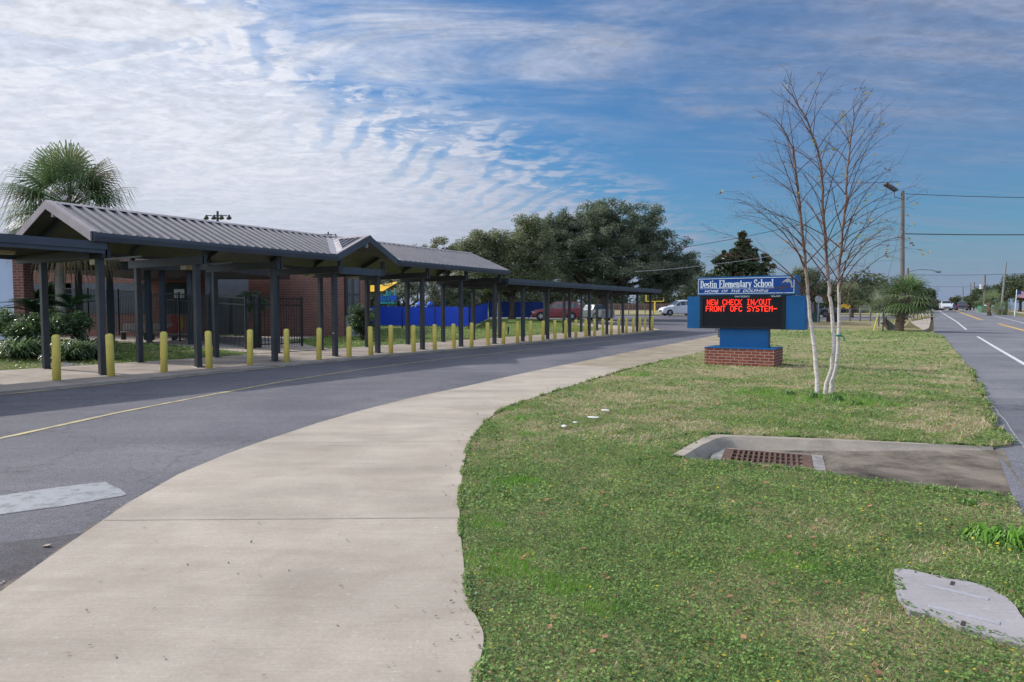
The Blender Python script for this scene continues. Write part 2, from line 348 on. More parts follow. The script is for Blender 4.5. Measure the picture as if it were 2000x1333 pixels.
oak_l = [leafmat('oak leaf dark', (.115, .155, .095), (.085, .115, .07), .6, .5), leafmat('oak leaf mid', (.17, .215, .135), (.13, .165, .105), .6, .5), leafmat('oak leaf olive', (.23, .27, .175), (.18, .21, .135), .6, .5)]
lite_l = [leafmat('light oak leaf', (.22, .25, .12), (.16, .185, .09), .55, .45), leafmat('light oak leaf dark', (.155, .185, .088), (.115, .14, .066), .55, .45), leafmat('light oak leaf grey', (.25, .26, .155), (.18, .19, .115), .5)]
silver_l = [leafmat('silver leaf', (.27, .29, .21), (.17, .19, .13), .5), leafmat('silver leaf green', (.15, .18, .10), (.09, .12, .07), .5), leafmat('silver leaf pale', (.36, .37, .29), (.24, .26, .19), .5)]
mag_l = [leafmat('magnolia leaf', (.045, .078, .034), (.028, .05, .023), .3, .15), leafmat('magnolia leaf brown', (.10, .062, .035), (.06, .04, .022), .4, .1), leafmat('magnolia leaf light', (.09, .13, .055), (.06, .09, .038), .3, .15)]
far_l = [leafmat('far leaf', (.10, .13, .062), (.072, .095, .048), .6), leafmat('far leaf dark', (.068, .09, .05), (.05, .068, .038), .6), leafmat('far leaf light', (.125, .15, .07), (.085, .11, .052), .6)]
shrub_l = [leafmat('shrub leaf', (.06, .115, .036), (.036, .07, .024), .4), leafmat('shrub leaf bright', (.16, .26, .08), (.11, .18, .055), .35), leafmat('shrub leaf pale', (.36, .42, .29), (.24, .30, .19), .3)]
palm_l = [leafmat('palm frond', (.115, .19, .07), (.075, .13, .045), .5), leafmat('palm frond pale', (.24, .31, .14), (.16, .22, .095), .5), leafmat('palm frond dry', (.26, .19, .10), (.16, .12, .065), .6)]
cyc_l = [leafmat('cycad leaf', (.022, .070, .030), (.013, .042, .02), .3, .15), leafmat('cycad leaf pale', (.09, .17, .07), (.05, .11, .04), .3, .2)]  # second, paler frond tone is picked at random

# ------------------------------------------------------------------ mesh building
class MB:
    def __init__(s): s.v = []; s.f = []; s.m = []; s.mi = 0
    def add(s, vs, fs):
        b = len(s.v); s.v.extend([tuple(p) for p in vs])
        for f in fs: s.f.append(tuple(i+b for i in f)); s.m.append(s.mi)
    def hexa(s, p):     # 8 points: bottom 4 ccw, top 4
        s.add(p, [(3, 2, 1, 0), (4, 5, 6, 7), (0, 1, 5, 4), (1, 2, 6, 5), (2, 3, 7, 6), (3, 0, 4, 7)])
    def box(s, c, sx, sy, sz, ax=None, ay=None, az_=None):   # centre, full sizes, axes
        ax = Vector(ax or (1, 0, 0)); ay = Vector(ay or (0, 1, 0)); azv = Vector(az_ or (0, 0, 1)); c = Vector(c)
        a = ax*sx/2; b = ay*sy/2; d = azv*sz/2
        s.hexa([c-a-b-d, c+a-b-d, c+a+b-d, c-a+b-d, c-a-b+d, c+a-b+d, c+a+b+d, c-a+b+d])
    def stbox(s, s0, s1, t0, t1, z0, z1):
        P = [W(s0, t0), W(s1, t0), W(s1, t1), W(s0, t1)]
        s.hexa([p+Vector((0, 0, z0)) for p in P][::-1]+[p+Vector((0, 0, z1)) for p in P][::-1])
    def tube(s, pts, r, n=6, cap=True):
        pts = [Vector(p) for p in pts]
        if not hasattr(r, '__len__'): r = [r]*len(pts)
        rings = []; up = None
        for i, p in enumerate(pts):
            d = (pts[min(i+1, len(pts)-1)]-pts[max(i-1, 0)])
            if d.length < 1e-9: d = Vector((0, 0, 1))
            d.normalize()
            if up is None:
                up = Vector((0, 0, 1)) if abs(d.z) < .9 else Vector((1, 0, 0))
            a = d.cross(up)
            if a.length < 1e-6: a = d.orthogonal()
            a.normalize(); b = d.cross(a); up = b.cross(d)*1.0
            up = a.cross(d)
            rings.append([p+(a*math.cos(2*math.pi*k/n)+b*math.sin(2*math.pi*k/n))*r[i] for k in range(n)])
            up = Vector((0, 0, 1)) if abs(d.z) < .9 else Vector((1, 0, 0))
        vs = [q for rg in rings for q in rg]; fs = []
        for i in range(len(pts)-1):
            for k in range(n):
                k2 = (k+1) % n; fs.append((i*n+k, i*n+k2, (i+1)*n+k2, (i+1)*n+k))
        if cap:
            fs.append(tuple(range(n))[::-1]); fs.append(tuple((len(pts)-1)*n+k for k in range(n)))
        s.add(vs, fs)
    def vcyl(s, c, r, z0, z1, n=12, dome=0):
        c = Vector(c); pts = [Vector((c.x, c.y, z0)), Vector((c.x, c.y, z1))]; rr = [r, r]
        if dome:
            for k in (.35, .7, .92, 1.0): pts.append(Vector((c.x, c.y, z1+dome*k))); rr.append(r*math.sqrt(max(0, 1-k*k))+.002)
        s.tube(pts, rr, n)
    def quad(s, a, b, c, d): s.add([a, b, c, d], [(0, 1, 2, 3)])
    def plate(s, poly, nrm, th):   # polygon given as points, thickness along nrm
        n = len(poly); nrm = Vector(nrm)*th; v = [Vector(p) for p in poly]+[Vector(p)+nrm for p in poly]
        s.add(v, [tuple(range(n))[::-1], tuple(range(n, 2*n))]+[(i, (i+1) % n, n+(i+1) % n, n+i) for i in range(n)])
    def lathe(s, c, prof, n=16, ax=(0, 0, 1)):
        c = Vector(c); ax = Vector(ax).normalized(); s.tube([c+ax*z for r, z in prof], [max(r, .001) for r, z in prof], n)
    def build(s, name, mats, parent=None, smooth=False, bevel=0):
        me = bpy.data.meshes.new(name); me.from_pydata(s.v, [], s.f)
        if not isinstance(mats, (list, tuple)): mats = [mats]
        for m in mats: me.materials.append(m)
        if len(mats) > 1: me.polygons.foreach_set('material_index', s.m)
        bm = bmesh.new(); bm.from_mesh(me); bmesh.ops.recalc_face_normals(bm, faces=bm.faces)
        if bevel: bmesh.ops.bevel(bm, geom=bm.edges[:], offset=bevel, segments=1, affect='EDGES')
        bm.to_mesh(me); bm.free()
        if smooth: me.polygons.foreach_set('use_smooth', [True]*len(me.polygons))
        me.update(); o = bpy.data.objects.new(name, me); COL.objects.link(o)
        if parent:
            o.parent = parent; o.matrix_parent_inverse = parent.matrix_world.inverted()
        return o
def tag(o, label=None, cat=None, group=None, kind=None):
    if label: o['label'] = label
    if cat: o['category'] = cat
    if group: o['group'] = group
    if kind: o['kind'] = kind
    return o
def thing(name, loc, label, cat, group=None):
    o = bpy.data.objects.new(name, None); COL.objects.link(o); o.location = loc; o.empty_display_size = .3
    o.matrix_world = Matrix.Translation(loc)
    return tag(o, label, cat, group)
def copy_tree(o, parent=None):
    c = o.copy(); COL.objects.link(c)
    if parent: c.parent = parent
    for ch in list(o.children): copy_tree(ch, c)
    return c

def inpoly(P, x, y):
    P = [(p[0], p[1]) for p in P]; r = np.zeros(x.shape, bool); j = len(P)-1
    for i in range(len(P)):
        xi, yi = P[i]; xj, yj = P[j]
        if yi != yj:
            r ^= ((yi > y) != (yj > y)) & (x < (xj-xi)*(y-yi)/(yj-yi)+xi)
        j = i
    return r
def sheet(name, poly, dz, mat, cell=2.5, skirt=.0, kind='structure', parent=None, far=None, zfun=None):
    bm = bmesh.new(); vs = [bm.verts.new((p[0], p[1], 0)) for p in poly]
    f = bm.faces.new(vs); f.normal_update()
    if f.normal.z < 0: f.normal_flip()
    bnd = None
    if skirt:
        r = bmesh.ops.extrude_edge_only(bm, edges=list(bm.edges)); nv = [e for e in r['geom'] if isinstance(e, bmesh.types.BMVert)]
        for v in nv: v.co.z = -1
    bmesh.ops.triangulate(bm, faces=[q for q in bm.faces if len(q.verts) > 4 or True])
    xs = [p[0] for p in poly]; ys = [p[1] for p in poly]
    def planes(lo, hi, ax):
        k = math.ceil(lo/cell)*cell
        while k < hi:
            co = (k, 0, 0) if ax == 0 else (0, k, 0); no = (1, 0, 0) if ax == 0 else (0, 1, 0)
            bmesh.ops.bisect_plane(bm, geom=bm.verts[:]+bm.edges[:]+bm.faces[:], plane_co=co, plane_no=no, dist=1e-5)
            k += cell*(1 if abs(k) < 90 else 4)
    planes(min(xs), max(xs), 0); planes(min(ys), max(ys), 1)
    for v in bm.verts:
        base = zfun(v.co.x, v.co.y) if zfun else G(v.co.x, v.co.y)
        v.co.z = base+dz+(v.co.z*skirt if skirt else 0)
    me = bpy.data.meshes.new(name); bm.to_mesh(me); bm.free(); me.materials.append(mat)
    o = bpy.data.objects.new(name, me); COL.objects.link(o)
    if parent: o.parent = parent; o.matrix_parent_inverse = parent.matrix_world.inverted()
    elif kind: o['kind'] = kind
    return o
def strip(pts, w, jitter=0):
    """closed outline of a ribbon of width w along pts"""
    Lh, Rh = [], []
    for i, p in enumerate(pts):
        a = pts[max(i-1, 0)]; b = pts[min(i+1, len(pts)-1)]; d = Vector((b[0]-a[0], b[1]-a[1], 0)).normalized(); n = Vector((-d.y, d.x, 0))
        j = random.uniform(-jitter, jitter)
        Lh.append(Vector((p[0], p[1], 0))+n*(w/2+j)); Rh.append(Vector((p[0], p[1], 0))-n*(w/2+random.uniform(-jitter, jitter)))
    return Lh+Rh[::-1]
def chaikin(P, n=2):
    for _ in range(n):
        Q = [P[0]]
        for a, b in zip(P, P[1:]): Q += [(a[0]*.75+b[0]*.25, a[1]*.75+b[1]*.25), (a[0]*.25+b[0]*.75, a[1]*.25+b[1]*.75)]
        P = Q+[P[-1]]
    return P
def densify(pts, step, amp=0.0):
    out = []
    for i in range(len(pts)-1):
        a = Vector((pts[i][0], pts[i][1], 0)); b = Vector((pts[i+1][0], pts[i+1][1], 0)); n = max(1, int((b-a).length/step))
        for k in range(n):
            p = a.lerp(b, k/n)
            if amp: p = p+Vector((mnoise.noise(p*1.7)*amp+random.uniform(-amp, amp)*.35, mnoise.noise(p*1.7+Vector((9, 9, 9)))*amp, 0))
            out.append(p)
    out.append(Vector((pts[-1][0], pts[-1][1], 0))); return out

# ------------------------------------------------------------------ the setting: ground, roads, walks, lawns
def ground():
    xs = sorted(set([-1500, -900, -500, -300, -200]+list(range(-150, 151, 6))+[200, 300, 500, 900, 1500]))
    ys = sorted(set([-200, -60]+list(range(-30, 231, 6))+[300, 450, 700, 1200, 2500]))
    v = [(x, y, G(x, y)-.22) for y in ys for x in xs]; n = len(xs)
    f = [(j*n+i, j*n+i+1, (j+1)*n+i+1, (j+1)*n+i) for j in range(len(ys)-1) for i in range(n-1)]
    me = bpy.data.meshes.new('ground'); me.from_pydata(v, [], f); me.materials.append(field)
    o = bpy.data.objects.new('ground', me); COL.objects.link(o); o['kind'] = 'structure'
ground()

walkL = [(1.2, -3), (-.9, -.5), (-2.2, 2.0)]+[tuple(at(*q)[:2]) for q in [(0, 1160), (120, 1075), (250, 985), (350, 928), (440, 890), (500, 868), (620, 828), (700, 805), (800, 779), (900, 758), (1000, 735), (1105, 713), (1240, 686), (1390, 657)]]
walkR = [(3, -3), (.6, -1), (-.2, 1.2), (-.22, 2.1)]+[tuple(at(*q)[:2]) for q in [(930, 1333), (942, 1275), (946, 1245), (937, 1222), (915, 1180), (905, 1100), (898, 1030), (897, 990), (900, 950), (908, 895), (917, 865), (930, 845), (952, 820), (985, 798), (1040, 779), (1100, 760), (1225, 722), (1290, 706), (1376, 687), (1420, 674)]]
walkL += [(16.3, 47.5), (18.2, 51.5)]; walkR += [(13.0, 37.5), (17.3, 45.5), (20.5, 50.5)]
kR = walkR.index(tuple(at(1225, 722)[:2])); walkR = chaikin(walkR[:kR+1])+chaikin(walkR[kR:])[1:]
jL = tuple(at(1105, 713)[:2]); jR = tuple(at(1225, 722)[:2])
iL = walkL.index(jL); iR = walkR.index(jR)
sheet('walk', walkL[:iL+1]+walkR[:iR+1][::-1], .012, conc, 2.5, .28)
sheet('walk_weathered', [walkL[iL]]+walkL[iL+1:]+walkR[iR+1:][::-1]+[walkR[iR]], .008, conc_old, 2.5, .28)
jb = MB()
for a, b in [((203, 1016), (897, 1011)), ((505, 866), (915, 861)), ((700, 805), (950, 822)), ((880, 762), (1075, 768)), ((1107, 713), (1224, 721.5)), ((1205, 693), (1300, 703))]:
    p = at(*a, .016); q = at(*b, .016); d = (q-p).normalized(); n = Vector((-d.y, d.x, 0))*.004
    jb.quad(p-n, q-n, q+n, p+n)
o = jb.build('walk_joints', joint_m); tag(o, kind='structure')

kerb = [(-30, -15.3), (-5, -15.4), (3, -15.55), (5.4, -15.7), (8.4, -15.9), (13.5, -16.35), (22, -16.8), (34, -16.95), (44, -16.95), (48, -17.4), (50.5, -19), (52, -22), (53.5, -25), (58, -29)]
kerbW = [W(*k) for k in kerb]
backt = [(-30, -21.3), (5, -21.3), (10, -21.05), (16, -21.0), (17, -21.25), (30, -21.15), (46, -21.1), (48, -22), (50, -24.5), (53, -28), (57, -31)]
backW = [W(*k) for k in backt]
sheet('canopy_walk', kerbW+backW[::-1], .0, conc_walk, 3, .28)
jb = MB()
for k in range(-2, 22):
    s = 6.9+2.6*k
    if s > 46: break
    a = W(s, -21.0); b = W(s, -16.3 if s < 20 else -16.95); a.z = G(a.x, a.y)+.006; b.z = G(b.x, b.y)+.006; n = ES*.007
    jb.quad(a-n, b-n, b+n, a+n)
o = jb.build('canopy_walk_joints', joint_m); tag(o, kind='structure')
# kerb gutter stripe
sheet('kerb_stripe', strip([W(s, t+.16) for s, t in kerb[:10]], .17, .012), -.040, kerb_yellow, 3)

# asphalt drive and lot
mid = [(.5*(a[0]+b[0]), .5*(a[1]+b[1])) for a, b in zip(walkL, walkL)]
inner = [(p[0]+.35, p[1]-.1) for p in walkL]
drive = [(-60, -12), (4, -12), (2.5, -3)]+inner[1:]+[(21, 51.3), (27.6, 52.6)]+[(32.2, 50.5), (34.5, 54), (37.2, 60.3), (33, 60.6), (24, 60.6), (25, 64), (46, 75), (58, 92), (40, 97), (5, 97), (-6, 95), (-20, 80), (-60, 80)]
sheet('driveway', drive, -.05, asphalt, 3, kind='structure')
cl = [(2.2, -9.6), (3.49, -10.27), (5.4, -11.2), (7.4, -11.95), (10, -12.85), (13.2, -13.6), (18, -14.1), (24, -14.35), (32, -14.4), (41, -14.4), (46, -14.3)]
cl = [(-14, -6.5), (-6, -7.2), (-1, -8.3)]+cl
sheet('driveway_centre_line', strip(densify([W(*c) for c in cl], .7), .10, .008), -.044, yellow_line, 3)
ptch = [(-90, 990), (0, 968), (120, 951), (205, 941), (222, 950), (235, 955), (248, 966), (238, 969), (120, 989), (0, 1005), (-90, 1020)]
sheet('driveway_white_bar', [at(x, y, -.046) for x, y in ptch], -.046, patch_white, 3)

sheet('driveway_patch', [at(x, y, -.046) for x, y in [(-200, 1085), (0, 1060), (80, 1052), (160, 1041), (215, 1022), (260, 1000), (150, 1090), (0, 1190), (-150, 1260), (-300, 1300)]], -.0455, m_asphalt('old dark asphalt', (.062, .060, .066), (.11, .105, .11)), 3)
dl = densify([(p[0]-.045, p[1]+.03) for p in walkL[3:12]], .12)
sheet('gutter_dirt', strip(dl, .10, .03), -.0445, M('gutter silt', (.155, .125, .10), (.075, .062, .055), 7, .95, .5, 60, detail=7), 3)
# the main road
redge = [tuple(at(x, y)[:2]) for x, y in [(1980, 972), (1972, 940), (1935, 872), (1975, 866), (1968, 852), (1948, 838), (1938, 828), (1930, 800), (1926, 792), (1930, 787), (1922, 778), (1912, 752), (1900, 735), (1897, 722), (1888, 712), (1870, 690), (1852, 668), (1841, 655)]]
road = [W(-25, 0.45), W(3, .6), W(6.2, .62)]+[Vector((a+.35 if i > 1 else a, b, 0)) for i, (a, b) in enumerate([])]
RE = [(-25, 12.6), (25, 12.0), (60, 11.0), (107, 10.3), (145, 10.6), (220, 10.9)]
road = [W(-25, .5), W(0, .55), W(6.9, .62), W(7.1, .66), W(9.7, .70), W(10.0, .3)]+[W(s, .25) for s in (12, 30, 50, 58, 80, 110, 150, 220)]+[W(s, t) for s, t in RE[::-1]]
sheet('road', road, -.030, asphalt2, 3)
def line(name, T, s0, s1, w, mat):
    sheet(name, strip([W(s, float(np.interp(s, [a for a, b in T], [b for a, b in T]))) for s in np.arange(s0, s1+.1, 3)], w), -.0255, mat, 4)
TW = [(-25, 2.5), (50, 2.45), (95, 2.1), (150, 1.7), (210, 1.5)]; TC = [(-25, 6.6), (45, 6.3), (64, 5.9), (90, 4.75), (210, 4.5)]; TR_ = [(-25, 10.3), (60, 8.3), (78, 7.5), (210, 7.5)]
line('road_edge_line', TW, -20, 49, .13, white_line); line('road_edge_line_far', TW, 61, 205, .13, white_line)
line('road_centre_line', TC, -20, 78, .30, road_yellow); line('road_centre_line_far', TC, 88, 205, .30, road_yellow)
line('road_far_edge_line', TR_, -20, 205, .12, white_line)
# fine crack-sealed pale line on the shoulder
sheet('road_shoulder_seam', strip(densify([at(x, y) for x, y in [(1925, 775), (1945, 795), (1965, 822), (1985, 850), (2010, 880)]], .3, .02), .018), -.0245, M('dusty seam', (.34, .34, .35), (.22, .22, .23), 9), 3)
# sidewalk beyond the side street, and on the far side of the road
sheet('sidewalk', [W(s, t) for s, t in [(57.5, -1.9), (75, -1.6), (110, -1.6), (205, -1.6)]+[(205, .0), (110, .0), (75, -.0), (62, -.1), (57.5, -.5)]], .006, conc, 4, .28)
sheet('sidewalk_corner', [Vector((23.0, 57.0, 0)), Vector((27.5, 56.2, 0)), Vector((31.0, 56.2, 0)), Vector((32.5, 58.5, 0)), Vector((31, 60.6, 0)), Vector((25.5, 60.6, 0))], .012, conc_old, 4, .1)
sheet('sidewalk_far', [W(s, 12.9) for s in (20, 60, 110, 200)]+[W(s, 14.3) for s in (200, 110, 60, 20)], .006, conc, 4, .28)

# lawn island between walk and road; the drain notch is part of its outline
DR = dict(a=at(1310, 890), b=at(1385, 848), c=at(1935, 872), d=at(1980, 972))
bot = [at(x, y) for x, y in [(1980, 972), (1880, 962), (1780, 949), (1690, 937), (1590, 922), (1500, 912), (1400, 902), (1340, 896), (1310, 890)]]
topd = [at(x, y) for x, y in [(1310, 890), (1347, 869), (1385, 848), (1520, 853), (1660, 859), (1800, 866), (1935, 872)]]
road_side = densify([W(-12, .6), W(0, .62), W(5, .66), bot[0]], .35, .03)[:-1]
edge_up = densify([Vector((x, y, 0)) for x, y in redge[3:]], .25, .035)
top_end = [Vector((31.0, 50.2, 0)), Vector((28.5, 51.6, 0)), Vector((24, 51.9, 0)), Vector((20.4, 50.6, 0))]
wr = [Vector((p[0], p[1], 0)) for p in walkR]
wr_d = densify(wr, .3, 0)
lawn_poly = road_side+bot+topd[1:]+edge_up+top_end+[p for p in wr[::-1]]
lawn_poly = [Vector((p.x, p.y, 0)) for p in lawn_poly]
lp = [lawn_poly[0]]
for p in lawn_poly[1:]:
    if (p-lp[-1]).length > .01: lp.append(p)
lawn_poly = lp
def lawn_z(x, y): return G(x, y)+.012*mnoise.noise(Vector((x*1.3, y*1.3, 0)))
sheet('lawn', lawn_poly, 0, turf, .8, .3, zfun=lawn_z)
# school lawn behind the canopy walk
school_lawn = [p for p in backW]+[Vector((8.5, 66, 0)), Vector((6, 74, 0)), Vector((-4, 76, 0)), Vector((-50, 76, 0)), Vector((-60, 40, 0)), W(-30, -50)]
# concrete path to the gate is cut as a slab laid 1 cm proud
sheet('school_lawn', school_lawn, 0, turf_school, 1.6, .3)
sheet('gate_path', [W(15.2, -20.9), W(18.7, -21.0), Vector((-8.6, 28.4, 0)), Vector((-10.2, 31.5, 0)), Vector((-16, 37, 0)), Vector((-19, 31, 0)), Vector((-13.5, 27.6, 0))], .02, conc_walk, 3, .1)
sheet('lot_kerb', strip([Vector((11.8, 60, 0)), Vector((9.8, 66, 0)), Vector((7.2, 72, 0)), Vector((0, 75.5, 0)), Vector((-14, 76.5, 0))], .35), .05, conc_walk, 3, .2)
# far verge of the main road
sheet('roadside_verge', [W(s, t-.1) for s, t in RE]+[W(s, 60) for s in (220, -25)], .0, turf_dry, 4, .28)
sheet('ball_field', [Vector((6, 97.5, 0)), Vector((60, 97.5, 0)), Vector((75, 150, 0)), Vector((0, 150, 0))], .02, field, 6)
sheet('sand_strip', [Vector((34, 86, 0)), Vector((50, 86, 0)), Vector((52, 91, 0)), Vector((36, 91, 0))], .05, M('pale sand', (.52, .48, .42), (.42, .39, .34), 1), 6)
sheet('left_verge', [Vector((22, 61.0, 0)), W(57.3, -.4), W(57.3, -2), W(75, -1.7), W(110, -1.7), Vector((56, 86, 0)), Vector((44, 74, 0)), Vector((25, 63.5, 0))], .012, field, 4, .2)

# ------------------------------------------------------------------ storm drain inlet
def drain():
    root = thing('storm_drain', at(1500, 880), 'sloping concrete storm drain inlet with raised kerb and stained floor beside the road', 'storm drain')
    O = [at(1310, 890, .02), at(1347, 869, .02), at(1385, 848, .02), at(1660, 859, .02), at(1935, 872, .0)]
    up = (O[2]-O[0]).normalized(); al = (O[4]-O[2]).normalized(); inn = Vector((al.y, -al.x, 0))
    if inn.dot(Vector((0, -1, 0))) < 0: inn = -inn
    al2 = Vector((al.x, al.y, 0)).normalized(); zf = lambda k: -.125+.095*k
    I = [O[0]+al2*.17, O[1]+al2*.17, O[2]+al2*.17+inn*.17, O[3]+inn*.15, O[4]+inn*.06]
    B = [O[0]+al2*.25, O[1]+al2*.25, O[2]+al2*.25+inn*.26, O[3]+inn*.24, O[4]+inn*.07]
    for i, b in enumerate(B): b.z = zf([0, 0, .02, .55, 1.0][i])
    def arc(a, b, c, n=5):
        return [a.lerp(b, k/n).lerp(b.lerp(c, k/n), k/n) for k in range(n+1)]
    def rnd(P): return [P[0], P[1].lerp(P[2], -.0)]+arc(P[1].lerp(P[2], .6), P[2], P[2].lerp(P[3], .10))+[P[2].lerp(P[3], .5), P[3], P[3].lerp(P[4], .5), P[4]]
    Or, Ir, Br = rnd(O), rnd(I), rnd(B)
    m = MB()
    Ox = [p+Vector((0, 0, -.25)) for p in Or]
    n = len(Or); lip = [a.lerp(b, .82)+Vector((0, 0, .004)) for a, b in zip(Or, Ir)]; lip2 = [a.lerp(b, .12)+Vector((0, 0, -.018)) for a, b in zip(Ir, Br)]
    v = Ox+Or+lip+lip2+Br; m.add(v, [(r*n+i, r*n+i+1, (r+1)*n+i+1, (r+1)*n+i) for r in range(4) for i in range(n-1)])
    m.build('kerb', conc_curb, root, smooth=False)
    fb = []
    for p in bot[::-1]:
        k = (p-O[0]).dot(al2)/((O[4]-O[0]).dot(al2)); fb.append(Vector((p.x, p.y, zf(min(max(k, 0), 1)))))
    fb[0] = Vector((Br[0].x, Br[0].y, Br[0].z))
    poly = Br+[Vector((O[4].x+.12, O[4].y-.05, -.035))]+[Vector((bot[0].x+.12, bot[0].y, -.035))]+fb[::-1]
    fl = MB(); nn = 24
    # ruled floor between the kerb toe and the lawn edge
    def resample(P, n):
        d = [0]
        for a, b in zip(P, P[1:]): d.append(d[-1]+(b-a).length)
        out = []
        for k in range(n+1):
            t = d[-1]*k/n; i = max(j for j in range(len(d)) if d[j] <= t+1e-9); i = min(i, len(P)-2); out.append(P[i].lerp(P[i+1], min(1, (t-d[i])/max(d[i+1]-d[i], 1e-9))))
        return out
    top = resample(Br[2:]+[Vector((O[4].x+.12, O[4].y-.05, -.028))], nn); botr = resample([Br[0]]+fb[1:]+[Vector((bot[0].x+.12, bot[0].y, -.028))], nn)
    v = top+[a.lerp(b, .5) for a, b in zip(top, botr)]+[b+Vector((0, -.10, -.0)) for b in botr]
    fl.add(v, [(r*(nn+1)+i, r*(nn+1)+i+1, (r+1)*(nn+1)+i+1, (r+1)*(nn+1)+i) for r in range(2) for i in range(nn)])
    fl.build('floor', conc_drain, root, smooth=True)
    # grate frame collar and grate
    g = [at(1422, 881, -.10), at(1592, 893, -.10), at(1580, 919, -.10), at(1403, 902, -.10)]
    a = (g[1]-g[0]+g[2]-g[3])*.5; Lx = a.length; a.normalize(); b = Vector((-a.y, a.x, 0)); c = sum(g, Vector())/4; Ly = ((g[0]-g[3]).dot(b)+(g[1]-g[2]).dot(b))/2
    a.z = 0; c.z = -.088
    col = MB(); w = .12
    for sx in (-1, 1): col.box(c+a*sx*(Lx/2+w/2+.004), w, Ly+2*w*.4, .02, a, b)
    for sy in (-1, 1): col.box(c+b*sy*(Ly/2+w*.2+.004), Lx-.002, w*.4, .019, a, b)
    col.build('grate_collar', M('pale patched concrete', (.27, .255, .235), (.16, .155, .15), 9, .9), root)
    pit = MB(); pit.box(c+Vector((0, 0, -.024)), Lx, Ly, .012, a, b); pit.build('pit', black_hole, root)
    gr = MB(); zc_ = c+Vector((0, 0, -.001)); e = .045
    for sy in (-1, 1): gr.box(zc_+b*sy*(Ly/2-e/2), Lx, e, .03, a, b)
    for sx in (-1, 1): gr.box(zc_+a*sx*(Lx/2-.05), .10, Ly-2*e-.002, .03, a, b)
    inn_x = Lx-.2; n = 13
    for k in range(1, n): gr.box(zc_+a*(-inn_x/2+inn_x*k/n), .026, Ly-2*e-.003, .028, a, b)
    for k in (1, 2): gr.box(zc_+b*(-(Ly-2*e)/2+(Ly-2*e)*k/3)+Vector((0, 0, -.001)), inn_x-.003, .03, .024, a, b)
    gr.build('grate', rust, root)
drain()

def utility_cover():
    px = [(1746, 1112), (1762, 1109), (1800, 1118), (1842, 1126), (1855, 1131), (1880, 1133), (1912, 1141), (1930, 1146), (1950, 1158), (1968, 1168), (1984, 1184), (1993, 1200), (2012, 1222), (2040, 1270), (1995, 1259), (1950, 1247), (1900, 1232), (1870, 1222), (1840, 1209), (1815, 1199), (1776, 1194), (1760, 1178), (1752, 1165), (1747, 1140)]
    top = [at(x, y, .022) for x, y in px]
    root = thing('utility_cover', at(1880, 1180), 'grey concrete utility box cover half overgrown by grass in the lower right corner', 'utility cover')
    m = MB(); m.plate([p+Vector((0, 0, -.10)) for p in top], (0, 0, 1), .10)
    m.build('lid', m_concrete('lid concrete', (.34, .325, .34), (.29, .28, .29), (.75, .75, .75), .3, .6), root)
    ax = (at(1915, 1172, .022)-at(1822, 1150, .022)).normalized(); ay = Vector((-ax.y, ax.x, 0)); ax.z = 0
    lab = MB()
    for c, w_, h_ in (((1868, 1156), .30, .04), ((1880, 1200), .32, .042)): lab.box(at(*c, .0235), w_, h_, .003, ax, ay)
    lab.build('label_plate', M('etched label plate', (.355, .35, .375), (.30, .295, .31), 30, .5), root)
    for c in ((1860, 1139.5), (1881, 1218)):
        s = MB(); s.box(at(*c, .0235), .018, .062, .004, ax, ay); s.build('lifting_slot', M('slot dirt', (.07, .04, .03), (.03, .02, .02), 20, .9), root)
utility_cover()

